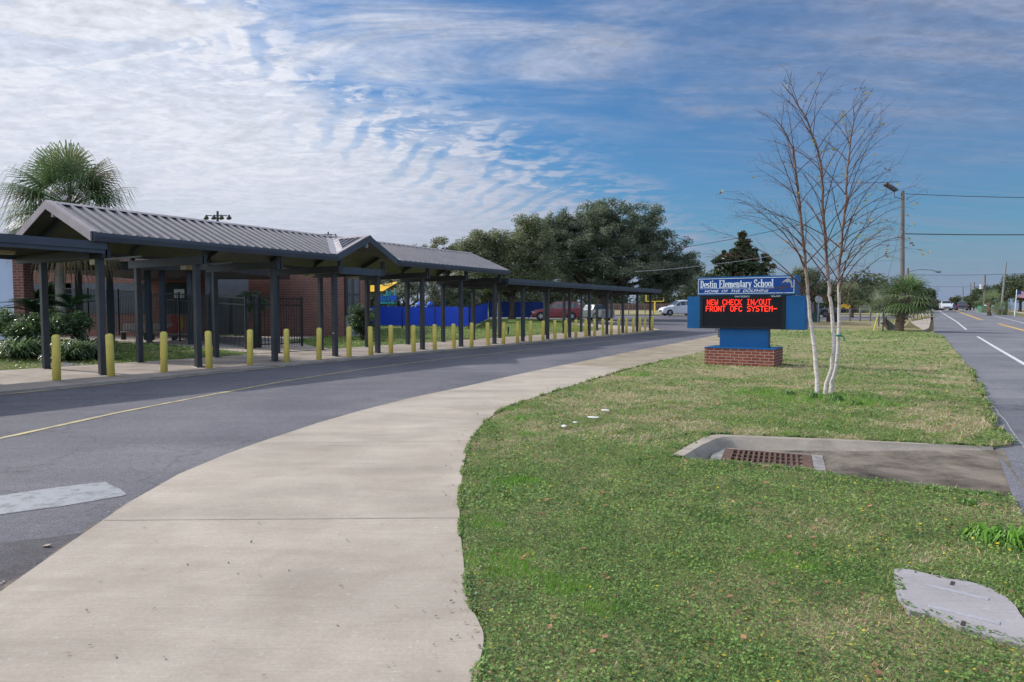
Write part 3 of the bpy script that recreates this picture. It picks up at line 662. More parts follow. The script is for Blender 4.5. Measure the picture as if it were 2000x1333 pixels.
# ------------------------------------------------------------------ canopies
def post(root, s, t, z1, w=.155, mat=metal_dark):
    m = MB(); p = W(s, t); z0 = G(p.x, p.y)-.02
    m.box(p+Vector((0, 0, (z0+z1)/2)), w, w, z1-z0, ET, ES); m.box(p+Vector((0, 0, z0+.028)), w+.11, w+.11, .016, ET, ES); return m.build('post', mat, root, bevel=.006)
TF, TB = -17.6, -20.75; TR = (TF+TB)/2
PS = [8.2, 10.76, 13.34, 15.85, 17.95, 20.53, 23.15, 25.8]
EZ, RZ = 3.46, 4.40; TE0, TE1 = TR+2.3, TR-2.3           # eave lines
S0, S1 = 7.7, 26.0
SLOPE = (RZ-EZ)/2.3
def gable_canopy():
    root = thing('gable_canopy', W(16, TR), 'dark steel covered walkway with grey ribbed gable roof and a small front gable', 'covered walkway')
    gs, ga, gb = 16.83, 15.35, 18.31; CZ = 4.22; tv = TR+(RZ-CZ)/SLOPE     # cross gable ridge, feet, height
    def zm(t): return RZ-abs(t-TR)*SLOPE
    th = .05
    # main roof, front slope with the notch under the cross gable
    m = MB()
    front = [W(S0, TE0, EZ), W(ga, TE0, EZ), W(gs, tv, zm(tv)), W(gb, TE0, EZ), W(S1, TE0, EZ), W(S1, TR, RZ), W(gs, TR, RZ), W(S0, TR, RZ)]
    for idx in ((0, 1, 2, 6, 7), (2, 3, 4, 5, 6)): m.plate([front[i] for i in idx], (0, 0, -1), th)
    m.plate([W(S0, TE1, EZ), W(S1, TE1, EZ), W(S1, TR, RZ), W(S0, TR, RZ)], (0, 0, -1), th)
    # standing ribs
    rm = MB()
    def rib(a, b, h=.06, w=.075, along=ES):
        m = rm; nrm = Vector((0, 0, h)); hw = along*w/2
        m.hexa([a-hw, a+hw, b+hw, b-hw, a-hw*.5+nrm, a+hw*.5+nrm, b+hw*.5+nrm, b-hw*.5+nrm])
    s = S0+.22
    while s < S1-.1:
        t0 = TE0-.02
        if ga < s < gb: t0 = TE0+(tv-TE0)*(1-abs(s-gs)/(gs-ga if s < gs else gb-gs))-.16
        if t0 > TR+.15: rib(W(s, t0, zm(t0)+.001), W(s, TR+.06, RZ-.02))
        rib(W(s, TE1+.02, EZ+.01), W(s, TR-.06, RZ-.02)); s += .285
    # cross gable slopes
    Aj = [W(ga, TE0+.03, EZ), W(gs, TE0+.03, CZ), W(gs, tv, CZ)]; Bj = [W(gs, TE0+.03, CZ), W(gb, TE0+.03, EZ), W(gs, tv, CZ)]
    for P in (Aj, Bj): m.plate([p+Vector((0, 0, .02)) for p in P], (0, 0, -1), th)
    k = 1
    while .27*k < (TE0-tv)-.12:
        t = TE0+.03-.27*k; fr = (t-tv)/(TE0+.03-tv)
        for sg, e in ((-1, ga), (1, gb)):
            se = gs+(e-gs)*fr; ze = CZ+(EZ-CZ)*fr
            a = W(se+(gs-se)*.14, t, ze+(CZ-ze)*.14+.02); b = W(gs, t, CZ+.02); rib(a, b, .055, .07, ET)
        k += 1
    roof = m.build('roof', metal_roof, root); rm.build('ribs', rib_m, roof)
    # ceiling (underside liner)
    c = MB(); d = .075
    def dn(P): return [p+Vector((0, 0, -d)) for p in P]
    for idx in ((0, 1, 2, 6, 7), (2, 3, 4, 5, 6)): c.plate(dn([front[i] for i in idx]), (0, 0, -1), .02)
    c.plate(dn([W(S0, TE1, EZ), W(S1, TE1, EZ), W(S1, TR, RZ), W(S0, TR, RZ)]), (0, 0, -1), .02)
    for P in (Aj, Bj): c.plate(dn(P), (0, 0, -1), .02)
    c.build('ceiling', ceil_m, root)
    # ridge cap, rakes, valley flashing in paler trim
    r = MB()
    for sg in (1, -1): r.plate([W(S0-.01, TR, RZ+.055), W(S1+.01, TR, RZ+.055), W(S1+.01, TR+sg*.17, RZ+.055-.17*SLOPE), W(S0-.01, TR+sg*.17, RZ+.055-.17*SLOPE)], (0, 0, -1), .015)
    for sg in (1, -1): r.plate([W(gs, TE0+.05, CZ+.075), W(gs, tv-.05, CZ+.075), W(gs+sg*.12, tv+.05, CZ+.075-.12*.52), W(gs+sg*.12, TE0+.05, CZ+.075-.12*.52)], (0, 0, -1), .012)
    r.build('ridge_cap', metal_trim, root)
    for S, sg in ((S0, -1), (S1, 1)):
        r = MB()
        for te in (TE0, TE1):
            a = W(S, te, EZ-.17); b = W(S, te, EZ+.05); c_ = W(S, TR, RZ+.05); d_ = W(S, TR, RZ-.17)
            r.plate([a, b, c_, d_], ES*sg, .03)
            r.plate([b+Vector((0, 0, .002)), c_+Vector((0, 0, .002)), c_-ES*sg*.14+Vector((0, 0, .002)), b-ES*sg*.14+Vector((0, 0, .002))], (0, 0, 1), .012)
        r.build('rake_trim', metal_trim, root)
    r = MB()
    for e, sg in ((ga, -1), (gb, 1)):
        a = W(e, TE0, EZ-.17); b = W(e, TE0, EZ+.06); c_ = W(gs, TE0, CZ+.06); d_ = W(gs, TE0, CZ-.17)
        r.plate([a, b, c_, d_], ET, .035)
    r.build('front_gable_fascia', metal_fascia, root)
    r = MB()
    for e, sg in ((ga, -1), (gb, 1)):
        b = W(e, TE0, EZ+.062); c_ = W(gs, TE0, CZ+.062); r.plate([b, c_, c_-ET*.16, b-ET*.16], (0, 0, 1), .014)
    r.build('front_gable_rake', metal_trim, root)
    v = MB()
    for e, sg in ((ga, -1), (gb, 1)):
        lo = W(e, TE0, EZ+.05); hi = W(gs, tv, CZ+.055)
        v.plate([lo, hi, hi+ES*sg*.30+Vector((0, 0, .004)), lo+ES*sg*.30+Vector((0, 0, .004))], (0, 0, 1), .012)
        q = (CZ-EZ)/(gs-ga)
        v.plate([lo, hi, hi-ES*sg*.06+ET*.34*.55+Vector((0, 0, .03)), lo-ES*sg*.26+Vector((0, 0, q*.26+.01))], (0, 0, 1), .012)
    v.build('valley_flashing', M('pale valley flashing', (.46, .42, .41), (.36, .33, .33), 3, .35), root)
    # eave fascia / gutter
    for a, b, te, sg in ((S0+.035, ga, TE0, 1), (gb, S1-.035, TE0, 1), (S0+.035, S1-.035, TE1, -1)):
        f = MB()
        P = [W(a, te, EZ-.17), W(a, te+sg*.05, EZ-.17), W(a, te+sg*.09, EZ-.05), W(a, te+sg*.09, EZ+.03), W(a, te-sg*.02, EZ+.03)]
        n = len(P); Q = [p+ES*(b-a) for p in P]
        f.add(P+Q, [tuple(range(n)), tuple(range(n, 2*n))[::-1]]+[(i, (i+1) % n, n+(i+1) % n, n+i) for i in range(n)])
        f.build('fascia', metal_fascia, root)
    # posts, twin cross beams, hangers, rafters
    for i, s in enumerate(PS):
        post(root, s, TF, 2.97); post(root, s, TB, 2.97)
        b = MB()
        b.stbox(s-.10, s-.02, TB-.35, TF+.35, 2.93, 3.16); b.stbox(s+.02, s+.10, TB-.35, TF+.35, 2.932, 3.162); b.build('cross_beam', metal_dark, root)
        for t in (TF+.30, TB-.30):
            h = MB(); h.stbox(s-.055, s+.055, t-.06, t+.06, 3.163, EZ-.03); h.build('hanger', metal_dark, root)
        for te in (TF+.30, TB-.30):
            rf = MB()
            if i in (3, 4) and te > TR: continue
            zz = zm(te)-.11; a = W(s, te, zz); b2 = W(s, TR, RZ-.11)
            hw = ES*.04; dz = Vector((0, 0, -.16)); rf.hexa([a-hw+dz, a+hw+dz, b2+hw+dz, b2-hw+dz, a-hw, a+hw, b2+hw, b2-hw])
            rf.build('rafter', metal_dark, root)
    lb = MB(); lb.stbox(PS[3]-.02, PS[4]+.02, TF+.24, TF+.34, 2.90, 3.14); lb.build('front_beam', metal_fascia, root)
    # light fixtures and sprinkler-like brackets under the roof
    for s in (9.4, 12.1, 17.0, 19.3, 24.4):
        f = MB(); f.stbox(s-.14, s+.14, TB-.10+.4, TB+.24+.4, 2.94, 3.10); f.build('light_fixture', M('yellowed lamp lens', (.50, .44, .22), (.36, .31, .18), 5, .4), root)
        f = MB(); f.stbox(s-.02, s+.02, TB+.74, TF-.3, 3.06, 3.10); f.build('conduit', grey_box, root)
    for S in (S0+.12, gs):
        f = MB()
        if S < gs: f.stbox(S, S+.10, TR-.05, TR+.05, RZ-.36, RZ-.2)
        else: f.stbox(gs-.05, gs+.05, TE0-.2, TE0-.10, CZ-.36, CZ-.2)
        f.build('gable_lamp', M('pale lamp housing', (.45, .47, .48), (.36, .38, .40), 5, .4), root)
    st = MB()
    st.box(W(PS[3]-.0795, TF, .82), .05, .004, .045, ET, ES); st.build('sticker', sign_white, root)
    return root
gable_canopy()

def flat_canopy(name, s0, s1, posts, z, label, deck_t0=TF+.55, deck_t1=TB-.55):
    root = thing(name, W((s0+s1)/2, TR, G(*W((s0+s1)/2, TR).xy)), label, 'covered walkway')
    m = MB(); m.stbox(s0+.03, s1-.03, deck_t1+.03, deck_t0-.03, z-.05, z-.0)
    t = deck_t1+.2
    while t < deck_t0-.15:
        m.stbox(s0+.04, s1-.04, t, t+.035, z-.001, z+.05); m.stbox(s0+.04, s1-.04, t, t+.03, z-.11, z-.049); t += .3
    m.build('roof_deck', ceil_m, root)
    f = MB()
    f.stbox(s0, s1, deck_t0-.0, deck_t0+.05, z-.10, z+.085); f.stbox(s0, s1, deck_t1-.05, deck_t1, z-.10, z+.085)
    f.stbox(s0-.03, s0, deck_t1-.05, deck_t0+.05, z-.10, z+.085); f.stbox(s1, s1+.03, deck_t1-.05, deck_t0+.05, z-.10, z+.085)
    f.stbox(s0, s1, deck_t0-.06, deck_t0+.01, z-.19, z-.102); f.stbox(s0, s1, deck_t1-.01, deck_t1+.06, z-.19, z-.102)
    f.build('fascia', metal_fascia, root)
    for i, (s, own) in enumerate(posts):
        if own: post(root, s, TF, z-.30, .15); post(root, s, TB, z-.30, .15)
        b = MB(); b.stbox(s-.07, s+.07, TB-.30, TF+.30, z-.31, z-.115); b.build('cross_beam', metal_dark, root)
        if i % 2 and own:
            l = MB(); l.stbox(s+1.1, s+1.45, TR-.1, TR+.1, z-.20, z-.112); l.build('light_fixture', M('yellowed lamp lens', (.5, .44, .22)), root)
    return root
flat_canopy('flat_canopy', -12, 8.05, [(7.75, False), (5.5, True), (2.9, True), (.3, True), (-2.3, True), (-4.9, True), (-7.5, True), (-10.1, True)], 3.21, 'flat roofed covered walkway running off the left edge, beside the tall gable end', TF+.60, TB-.5)
fs = [25.8+2.58*k for k in range(0, 9)]
flat_canopy('flat_canopy', 26.15, 47.2, [(26.4, False)]+[(s, True) for s in fs[1:]], 3.06, 'long low flat roofed covered walkway beyond the gable roof, ending near the parking lot', TF+.55, TB-.5)

# ------------------------------------------------------------------ bollards
bx = [107, 214, 318, 407, 487, 559, 622, 681, 724, 763, 807.5, 849, 886, 921, 953, 983, 1011, 1036, 1060.5, 1084, 1105, 1125, 1144, 1161.5, 1178, 1194, 1209, 1223.6, 1237, 1250, 1263, 1267.5, 1274]
ORD = 'first second third fourth fifth sixth seventh eighth ninth tenth eleventh twelfth thirteenth fourteenth fifteenth sixteenth seventeenth eighteenth nineteenth twentieth'.split()
ORD += ['twenty-'+w for w in ORD[:9]]+['thirtieth']+['thirty-'+w for w in ORD[:9]]
def bollard_mesh():
    m = MB(); m.vcyl((0, 0, 0), .088, -.05, 1.0, 16, dome=.065); return m
b0 = bollard_mesh().build('bollard', bollard_m, smooth=True)
for i, px in enumerate(bx):
    o = b0 if i == 0 else b0.copy()
    if i: COL.objects.link(o)
    # where the column of the view crosses the bollard line
    t = np.interp(i, [0, 1, 2, 8, 15, 32], [-17.1, -17.05, -16.95, -16.98, -17.2, -17.25]); k = (px-1000)/F
    s = t*(ET.x-k*-math.sin(TH)*-1*0-k*ET.y)/(k*ES.y-ES.x)
    if i == 30: s, t = 45.4, -17.6
    if i == 31: s, t = 46.4, -17.45
    p = W(s, t); o.location = (p.x, p.y, G(p.x, p.y)); o.rotation_euler = (random.uniform(-.018, .018), random.uniform(-.02, .02), random.random()*3)
    sc = random.uniform(.985, 1.015); o.scale = (1, 1, sc)
    tag(o, f'yellow round topped bollard at the kerb, {ORD[i]} of the row counted from the left', 'bollard', 'yellow bollards along the kerb')

# ------------------------------------------------------------------ school sign
def school_sign():
    P0 = at(1376, 712); P0.z = 0
    def SP(w, d, z): return P0+ET*w+ES*d+Vector((0, 0, z))
    root = thing('school_sign', SP(1, .6, 0), 'blue school sign cabinet with red letter message board on a low brick base', 'sign')
    def bxx(m, w0, w1, d0, d1, z0, z1):
        P = [SP(w0, d0, 0), SP(w1, d0, 0), SP(w1, d1, 0), SP(w0, d1, 0)]; m.hexa([p+Vector((0, 0, z0)) for p in P]+[p+Vector((0, 0, z1)) for p in P])
    def wx(px, d):     # width coordinate seen at column px on plane depth d
        k = (px-1000)/F; q = SP(0, d, 0); return (k*q.y-q.x)/(ET.x-k*ET.y)
    base = MB(); bxx(base, 0, 1.98, 0, 1.25, -.25, .50); base.build('brick_base', brick_sign, root)
    cap = MB(); bxx(cap, -.012, 1.992, -.012, 1.262, .50, .525); cap.build('base_cap', sign_blue, root)
    cd = .36; cb = .92      # cabinet front and back depth on the base
    w0, w1 = wx(1406, cd+.1), wx(1500, cd+.1)
    col = MB(); bxx(col, w0, w1, cd+.1, cb-.08, .526, 1.10); col.build('column', sign_blue, root)
    a0, a1 = wx(1342, cd), wx(1572, cd); zb, zt = 1.07, 2.045
    s0, s1 = wx(1367, cd), wx(1534, cd)
    for q0, q1 in ((a0, s0), (s1, a1)):
        wing = MB(); bxx(wing, q0, q1, cd, cb, zb, zt); wing.build('cabinet_wing', sign_blue, root, bevel=.006)
    body = MB(); bxx(body, s0+.002, s1-.002, cd+.05, cb-.003, zb+.003, zt+.01)
    body.build('cabinet', sign_blue, root)
    scr = MB(); bxx(scr, s0+.004, s1-.004, cd+.02, cd+.05, zb+.01, zt+.03)
    for z0, z1 in ((zb+.012, zb+.085), (zt-.08, zt+.03)): bxx(scr, s0+.004, s1-.004, cd-.012, cd+.02, z0, z1)
    bxx(scr, s0+.004, s0+.09, cd-.01, cd+.02, zb+.085, zt-.08); bxx(scr, s1-.11, s1-.004, cd-.01, cd+.02, zb+.085, zt-.08)
    for k in range(18): bxx(scr, s0+.10, s1-.12, cd+.012, cd+.0195, zb+.10+k*.043, zb+.104+k*.043)
    sc = scr.build('message_board', screen_m, root)
    h0, h1 = wx(1361, cd-.02), wx(1555, cd-.02)
    hd = MB(); bxx(hd, h0, h1, cd-.02, cb, zt+.031, 2.63); head = hd.build('header', sign_blue, root, bevel=.006)
    p0, p1, z0, z1 = h0+.035, h1-.07, zt+.075, 2.585
    pn = MB(); bxx(pn, p0, p1, cd-.032, cd-.0205, z0, z1); pn.build('header_panel', sign_panel, head)
    fr = MB(); w = .016
    for q in ((p0, p1, z0, z0+w), (p0, p1, z1-w, z1), (p0, p0+w, z0+w, z1-w), (p1-w, p1, z0+w, z1-w)): bxx(fr, q[0], q[1], cd-.037, cd-.0325, q[2], q[3])
    bxx(fr, p0+.022*(p1-p0), p0+.80*(p1-p0), cd-.0365, cd-.0325, z0+.155, z0+.164)
    fr.build('border', sign_white, head)
    # lettering
    def text(s, name, x0, zb_, width, height, mat, depth, parent, shear=0, bold=0.0):
        cu = bpy.data.curves.new(name, 'FONT'); cu.body = s; cu.size = 1; cu.offset = bold; cu.extrude = .0
        ob = bpy.data.objects.new(name, cu); COL.objects.link(ob); bpy.context.view_layer.update()
        me = bpy.data.meshes.new_from_object(ob.evaluated_get(bpy.context.evaluated_depsgraph_get())); bpy.data.objects.remove(ob)
        xs = [v.co.x for v in me.vertices]; ys = [v.co.y for v in me.vertices]; lo, hi = min(xs), max(xs); yb = 0.0; yt = max(ys)
        for v in me.vertices:
            u = (v.co.x-lo)/(hi-lo); zz = (v.co.y-yb)/(yt-yb); p = SP(x0+u*width+shear*zz*height, depth, zb_+zz*height); v.co = p
        me.materials.clear(); me.materials.append(mat); o = bpy.data.objects.new(name, me); COL.objects.link(o); o.parent = parent; o.matrix_parent_inverse = parent.matrix_world.inverted(); return o
    PW = p1-p0; serif_text(SP, cd-.0345, p0+.022*PW, z0+.185, .775*PW, .225, head)
    text('HOME  OF  THE  DOLPHINS', 'motto_lettering', p0+.07*PW, z0+.045, .67*PW, .075, sign_white, cd-.0345, head, .35, .012)
    text('DAKTRONICS', 'maker_lettering', s0+.32*(s1-s0)+.25, zt-.03, .42, .045, sign_white, cd-.0135, sc, 0, .01)
    text('GALAXY', 'maker_lettering', s0+.88*(s1-s0)-.1, zt-.03, .26, .045, sign_white, cd-.0135, sc, 0, .01)
    # leaping dolphin over dark waves
    def shp(pts, x, z, sc_, dep): return [SP(x+a*sc_, dep, z+b*sc_) for a, b in pts]
    dol = [(-.55, .10), (-.42, .30), (-.22, .46), (.02, .54), (.06, .72), (.18, .56), (.34, .46), (.48, .28), (.55, .02), (.56, -.28), (.74, -.46), (.60, -.46), (.50, -.40), (.40, -.58), (.42, -.36), (.40, -.08), (.28, .12), (.10, .22), (.02, .02), (-.06, .20), (-.28, .22), (-.46, .08), (-.66, .02)]
    dm = MB(); dm.plate(shp(dol, p1-.19, z0+.27, .25, cd-.0325), -ES, .003); dm.build('dolphin_emblem', M('emblem grey', (.30, .33, .31), (.22, .25, .25), 20, .5), head)
    wv = MB()
    for (x, z, s_) in ((p1-.40, z0+.17, .13), (p1-.28, z0+.20, .12), (p1-.34, z0+.12, .12)):
        wv.plate(shp([(-1.0, -.1), (-.6, .12), (-.3, .02), (0, .28), (.25, .08), (.55, .22), (.9, -.1), (.5, -.22), (0, -.12), (-.5, -.25)], x, z, s_, cd-.0325), -ES, .0025)
    wv.build('wave_emblem', M('emblem navy', (.02, .03, .07), (.015, .02, .05), 10, .5), head)
    yl = MB(); yl.plate(shp([(-.6, -.1), (0, .2), (.6, 0), (.1, -.3)], p1-.10, z0+.44, .06, cd-.0325), -ES, .0025); yl.build('sun_emblem', M('emblem yellow', (.6, .4, .05)), head)
    # dot-matrix message
    FONT = {'N': '10001 11001 11001 10101 10101 10011 10001', 'E': '11111 10000 10000 11110 10000 10000 11111', 'W': '10001 10001 10001 10101 10101 10101 01010', 'C': '01110 10001 10000 10000 10000 10001 01110', 'H': '10001 10001 10001 11111 10001 10001 10001', 'K': '10001 10010 10100 11000 10100 10010 10001', 'I': '01110 00100 00100 00100 00100 00100 01110', '/': '00001 00001 00010 00100 01000 10000 10000', 'O': '01110 10001 10001 10001 10001 10001 01110', 'U': '10001 10001 10001 10001 10001 10001 01110', 'T': '11111 00100 00100 00100 00100 00100 00100', 'F': '11111 10000 10000 11110 10000 10000 10000', 'R': '11110 10001 10001 11110 10100 10010 10001', 'S': '01111 10000 10000 01110 00001 00001 11110', 'Y': '10001 10001 01010 00100 00100 00100 00100', 'M': '10001 11011 10101 10101 10001 10001 10001', '-': '00000 00000 00000 11111 00000 00000 00000', ' ': '00000 '*7}
    def led(s, x0, ztop, width, h):
        m = MB(); n = len(s)*6-1; dx = width/n; dz = h/7
        for i, ch in enumerate(s):
            for r, row in enumerate(FONT[ch].split()):
                for c, bit in enumerate(row):
                    if bit == '1':
                        x = x0+(i*6+c)*dx; z = ztop-r*dz; bxx(m, x, x+dx*.98, cd+.006, cd+.011, z-dz*.98, z-dz*.02)
        m.build('message_text', led_m, sc)
    wa = wx(1380, cd); wb = wx(1505, cd); wc = wx(1378, cd); wd = wx(1517, cd)
    led('NEW CHECK IN/OUT', wa, 1.955, wb-wa, .17); led('FRONT OFC SYSTEM-', wc, 1.76, wd-wc, .17)
    # conduit box beside the column
    k = MB(); bxx(k, w0-.09, w0-.02, cd+.2, cd+.3, .80, 1.05); k.tube([SP(w0-.10, cd+.25, 1.05), SP(w0-.16, cd+.25, 1.03), SP(w0-.17, cd+.25, .95)], .012, 6); k.build('conduit_box', grey_box, root)
    return root
# stroke-built condensed serif capitals and lower case
def serif_text(SP, dep, x0, zb, width, cap, parent):
    T, th = .17, .07            # stem, hairline (in cap heights)
    xh = .66
    def arc(cx, cy, rx, ry, a0, a1, n=10): return [(cx+rx*math.cos(math.radians(a0+(a1-a0)*k/n)), cy+ry*math.sin(math.radians(a0+(a1-a0)*k/n))) for k in range(n+1)]
    def stem(x, y0, y1, b=True, t=True):
        r = [[(x, y0), (x, y1), T]]
        if b: r.append([(x-.13, y0+.03), (x+.13, y0+.03), th])
        if t: r.append([(x-.13, y1-.03), (x+.04, y1-.03), th])
        return r
    def bowl(cx, cy, rx, ry, a0=0, a1=360): return [('arc', arc(cx, cy, rx, ry, a0, a1, 16))]
    G_ = {
        'D': (stem(.14, 0, 1)+[[(.02, .97), (.3, .97), th], [(.02, .03), (.3, .03), th]]+bowl(.26, .5, .24, .45, -90, 90), .62),
        'E': (stem(.14, 0, 1)+[[(.02, .97), (.5, .97), th], [(.02, .03), (.52, .03), th], [(.14, .52), (.38, .52), th], [(.5, .78), (.5, 1.0), th], [(.53, 0), (.53, .25), th], [(.39, .42), (.39, .62), th]], .62),
        'S': ([('arc', arc(.28, .74, .17, .22, 20, 270, 12)+arc(.28, .26, .19, .24, 90, -160, 12)), [(.45, .72), (.45, .97), th], [(.07, .05), (.07, .30), th]], .58),
        'e': ([('arc', arc(.24, xh/2, .18, xh/2-.05, 0, 320, 16)), [(.08, .36), (.42, .36), th]], .47),
        's': ([('arc', arc(.2, xh*.73, .12, .13, 20, 270, 8)+arc(.2, .19, .14, .15, 90, -160, 8))], .41),
        't': ([[(.16, .06), (.16, .9), T], [(.02, xh-.04), (.34, xh-.04), th], [(.16, .05), (.33, .05), th]], .36),
        'i': (stem(.14, 0, xh)+[[(.14, .82), (.14, .97), T]], .30),
        'l': (stem(.14, 0, 1), .30),
        'n': (stem(.14, 0, xh)+stem(.42, 0, xh-.08, True, False)+[('arc', arc(.28, xh-.2, .14, .15, 170, 0, 8))], .58),
        'm': (stem(.14, 0, xh)+stem(.40, 0, xh-.08, True, False)+stem(.66, 0, xh-.08, True, False)+[('arc', arc(.27, xh-.2, .13, .15, 170, 0, 8)), ('arc', arc(.53, xh-.2, .13, .15, 170, 0, 8))], .82),
        'r': (stem(.14, 0, xh)+[('arc', arc(.29, xh-.2, .13, .15, 170, 40, 6))], .42),
        'h': (stem(.14, 0, 1)+stem(.42, 0, xh-.08, True, False)+[('arc', arc(.28, xh-.2, .14, .15, 170, 0, 8))], .58),
        'c': ([('arc', arc(.25, xh/2, .18, xh/2-.05, 40, 320, 14))], .45),
        'o': ([('arc', arc(.26, xh/2, .19, xh/2-.05, 0, 360, 18))], .52),
        'a': ([[(.36, 0), (.36, xh-.15), T], [(.34, .03), (.46, .03), th], ('arc', arc(.23, xh-.2, .14, .15, 0, 160, 8)), ('arc', arc(.23, .2, .15, .16, 0, 360, 12))], .48),
        'y': ([[(.12, xh), (.28, .06), T*.95], [(.46, xh), (.17, -.24), th*1.3], [(.02, xh-.03), (.22, xh-.03), th], [(.38, xh-.03), (.54, xh-.03), th]], .54),
        ' ': ([], .30)}
    s = 'Destin Elementary School'; tot = sum(G_[c][1] for c in s); sx = width/tot; m = MB(); x = x0; dz = 0
    def seg(a, b, w, k):
        d = Vector((b[0]-a[0], b[1]-a[1])); 
        if d.length < 1e-6: return
        d.normalize(); n = Vector((-d.y, d.x))*w/2; e = d*.012
        P = [(a[0]-n.x-e.x, a[1]-n.y-e.y), (b[0]-n.x+e.x, b[1]-n.y+e.y), (b[0]+n.x+e.x, b[1]+n.y+e.y), (a[0]+n.x-e.x, a[1]+n.y-e.y)]
        m.quad(*[SP(x+p[0]*sx, dep-.00006*(k % 23), zb+p[1]*cap) for p in P])
    k = 0
    for ch in s:
        gl, adv = G_[ch]
        for st in gl:
            if st[0] == 'arc':
                pts = st[1]
                for a, b in zip(pts, pts[1:]):
                    ang = abs((b[1]-a[1]))/max(1e-6, math.hypot(b[0]-a[0], b[1]-a[1])); k += 1; seg(a, b, th+(T-th)*ang**1.3, k)
            else: k += 1; seg(st[0], st[1], st[2], k)
        x += adv*sx
    m.build('name_lettering', sign_white, parent)
school_sign()

# ------------------------------------------------------------------ foliage helpers (numpy)
def quads_mesh(name, C, U, V, mi, mats, parent=None, tip=None):
    """diamond/quads with centre C, half axes U, V"""
    n = len(C); v = np.empty((n, 4, 3)); v[:, 0] = C-U; v[:, 1] = C-V; v[:, 2] = C+U; v[:, 3] = C+V
    me = bpy.data.meshes.new(name); me.vertices.add(4*n); me.vertices.foreach_set('co', v.reshape(-1))
    me.loops.add(4*n); me.loops.foreach_set('vertex_index', np.arange(4*n)); me.polygons.add(n)
    me.polygons.foreach_set('loop_start', np.arange(n)*4); me.polygons.foreach_set('loop_total', np.full(n, 4))
    for m in mats: me.materials.append(m)
    me.polygons.foreach_set('material_index', mi.astype(np.int32)); me.update(calc_edges=True)
    o = bpy.data.objects.new(name, me); COL.objects.link(o)
    if parent: o.parent = parent; o.matrix_parent_inverse = parent.matrix_world.inverted()
    return o
def rdir(n):
    v = RNG.normal(size=(n, 3)); return v/np.linalg.norm(v, axis=1)[:, None]
def leafcloud(name, centres, radii, n, size, mats, parent, flat=1.0, mixp=(.45, .35, .2), up=.3, aspect=.5):
    """leaf sized faces gathered in twig-end clusters"""
    centres = np.array(centres); radii = np.array(radii); k = len(centres)
    w = radii**2; idx = RNG.choice(k, n, p=w/w.sum())
    r = radii[idx]*(RNG.random(n)**.55); d = rdir(n); d[:, 2] *= flat
    C = centres[idx]+d*r[:, None]
    U = rdir(n); U[:, 2] = U[:, 2]*.7; nn = rdir(n)+np.array([0, 0, up]); V = np.cross(nn, U); V /= np.linalg.norm(V, axis=1)[:, None]+1e-9
    s = size*RNG.uniform(.6, 1.35, n)
    cm = RNG.choice(len(mixp), k, p=mixp); mi = np.where(RNG.random(n) < .6, cm[idx], RNG.choice(len(mixp), n, p=mixp))
    return quads_mesh(name, C, U*s[:, None], V*(s*aspect)[:, None], mi, mats, parent)
def ellipsoids(spec, n, rlo, rhi, shell=.55):
    """sub clusters spread through big lobes (c, (rx,ry,rz)); biased to the outside"""
    cs, rs = [], []
    vol = np.array([a[1][0]*a[1][2] for a in spec]); pr = vol/vol.sum()
    for i in RNG.choice(len(spec), n, p=pr):
        c, R = spec[i]; d = rdir(1)[0]; rr = (shell+(1-shell)*RNG.random())
        if RNG.random() < .25: rr *= RNG.random()
        cs.append(np.array(c)+d*np.array(R)*rr*RNG.uniform(.92, 1.06)); rs.append(RNG.uniform(rlo, rhi))
    return cs, rs
def limbs(mb, base, top, targets, r0, r1, n=6, bend=.3):
    base = Vector(base); top = Vector(top)
    for t in targets:
        t = Vector(t); m1 = top.lerp(t, .35)+Vector((random.uniform(-bend, bend), random.uniform(-bend, bend), random.uniform(0, bend)*1.2)); m2 = top.lerp(t, .7)+Vector((random.uniform(-bend, bend), random.uniform(-bend, bend), bend*.5))
        mb.tube([top-(top-base).normalized()*r0*.5, m1, m2, t], [r1, r1*.62, r1*.35, r1*.12], n)
def tree(name, base, lobes, n_cl, n_leaf, size, mats, label, trunk_r=.3, fork=None, cl_r=(.5, .9), bark=oak_bark, cat='tree', group=None, mixp=(.45, .35, .2), n_limb=14, aspect=.5, flat=.8, lean=(0, 0), shell=.55):
    root = thing(name, base, label, cat, group); base = Vector(base)
    cs, rs = ellipsoids(lobes, n_cl, *cl_r, shell=shell)
    zmin = min(c[2] for c in cs); fork = fork if fork else base.z+max(1.2, (zmin-base.z)*.9)
    top = Vector((base.x+lean[0], base.y+lean[1], fork))
    tm = MB(); tm.tube([base-Vector((0, 0, .2)), base.lerp(top, .15), base.lerp(top, .5)+Vector((.05, 0, 0)), top, top+Vector((0, 0, .3))], [trunk_r*1.5, trunk_r*1.08, trunk_r*.92, trunk_r*.85, trunk_r*.3], 9)
    limbs(tm, base, top, [cs[i] for i in RNG.choice(len(cs), min(n_limb, len(cs)), replace=False)], trunk_r, trunk_r*.5, bend=.25*trunk_r/.3)
    tm.build('trunk', bark, root, smooth=True)
    leafcloud('crown', cs, rs, n_leaf, size, mats, root, flat, mixp, aspect=aspect)
    return root

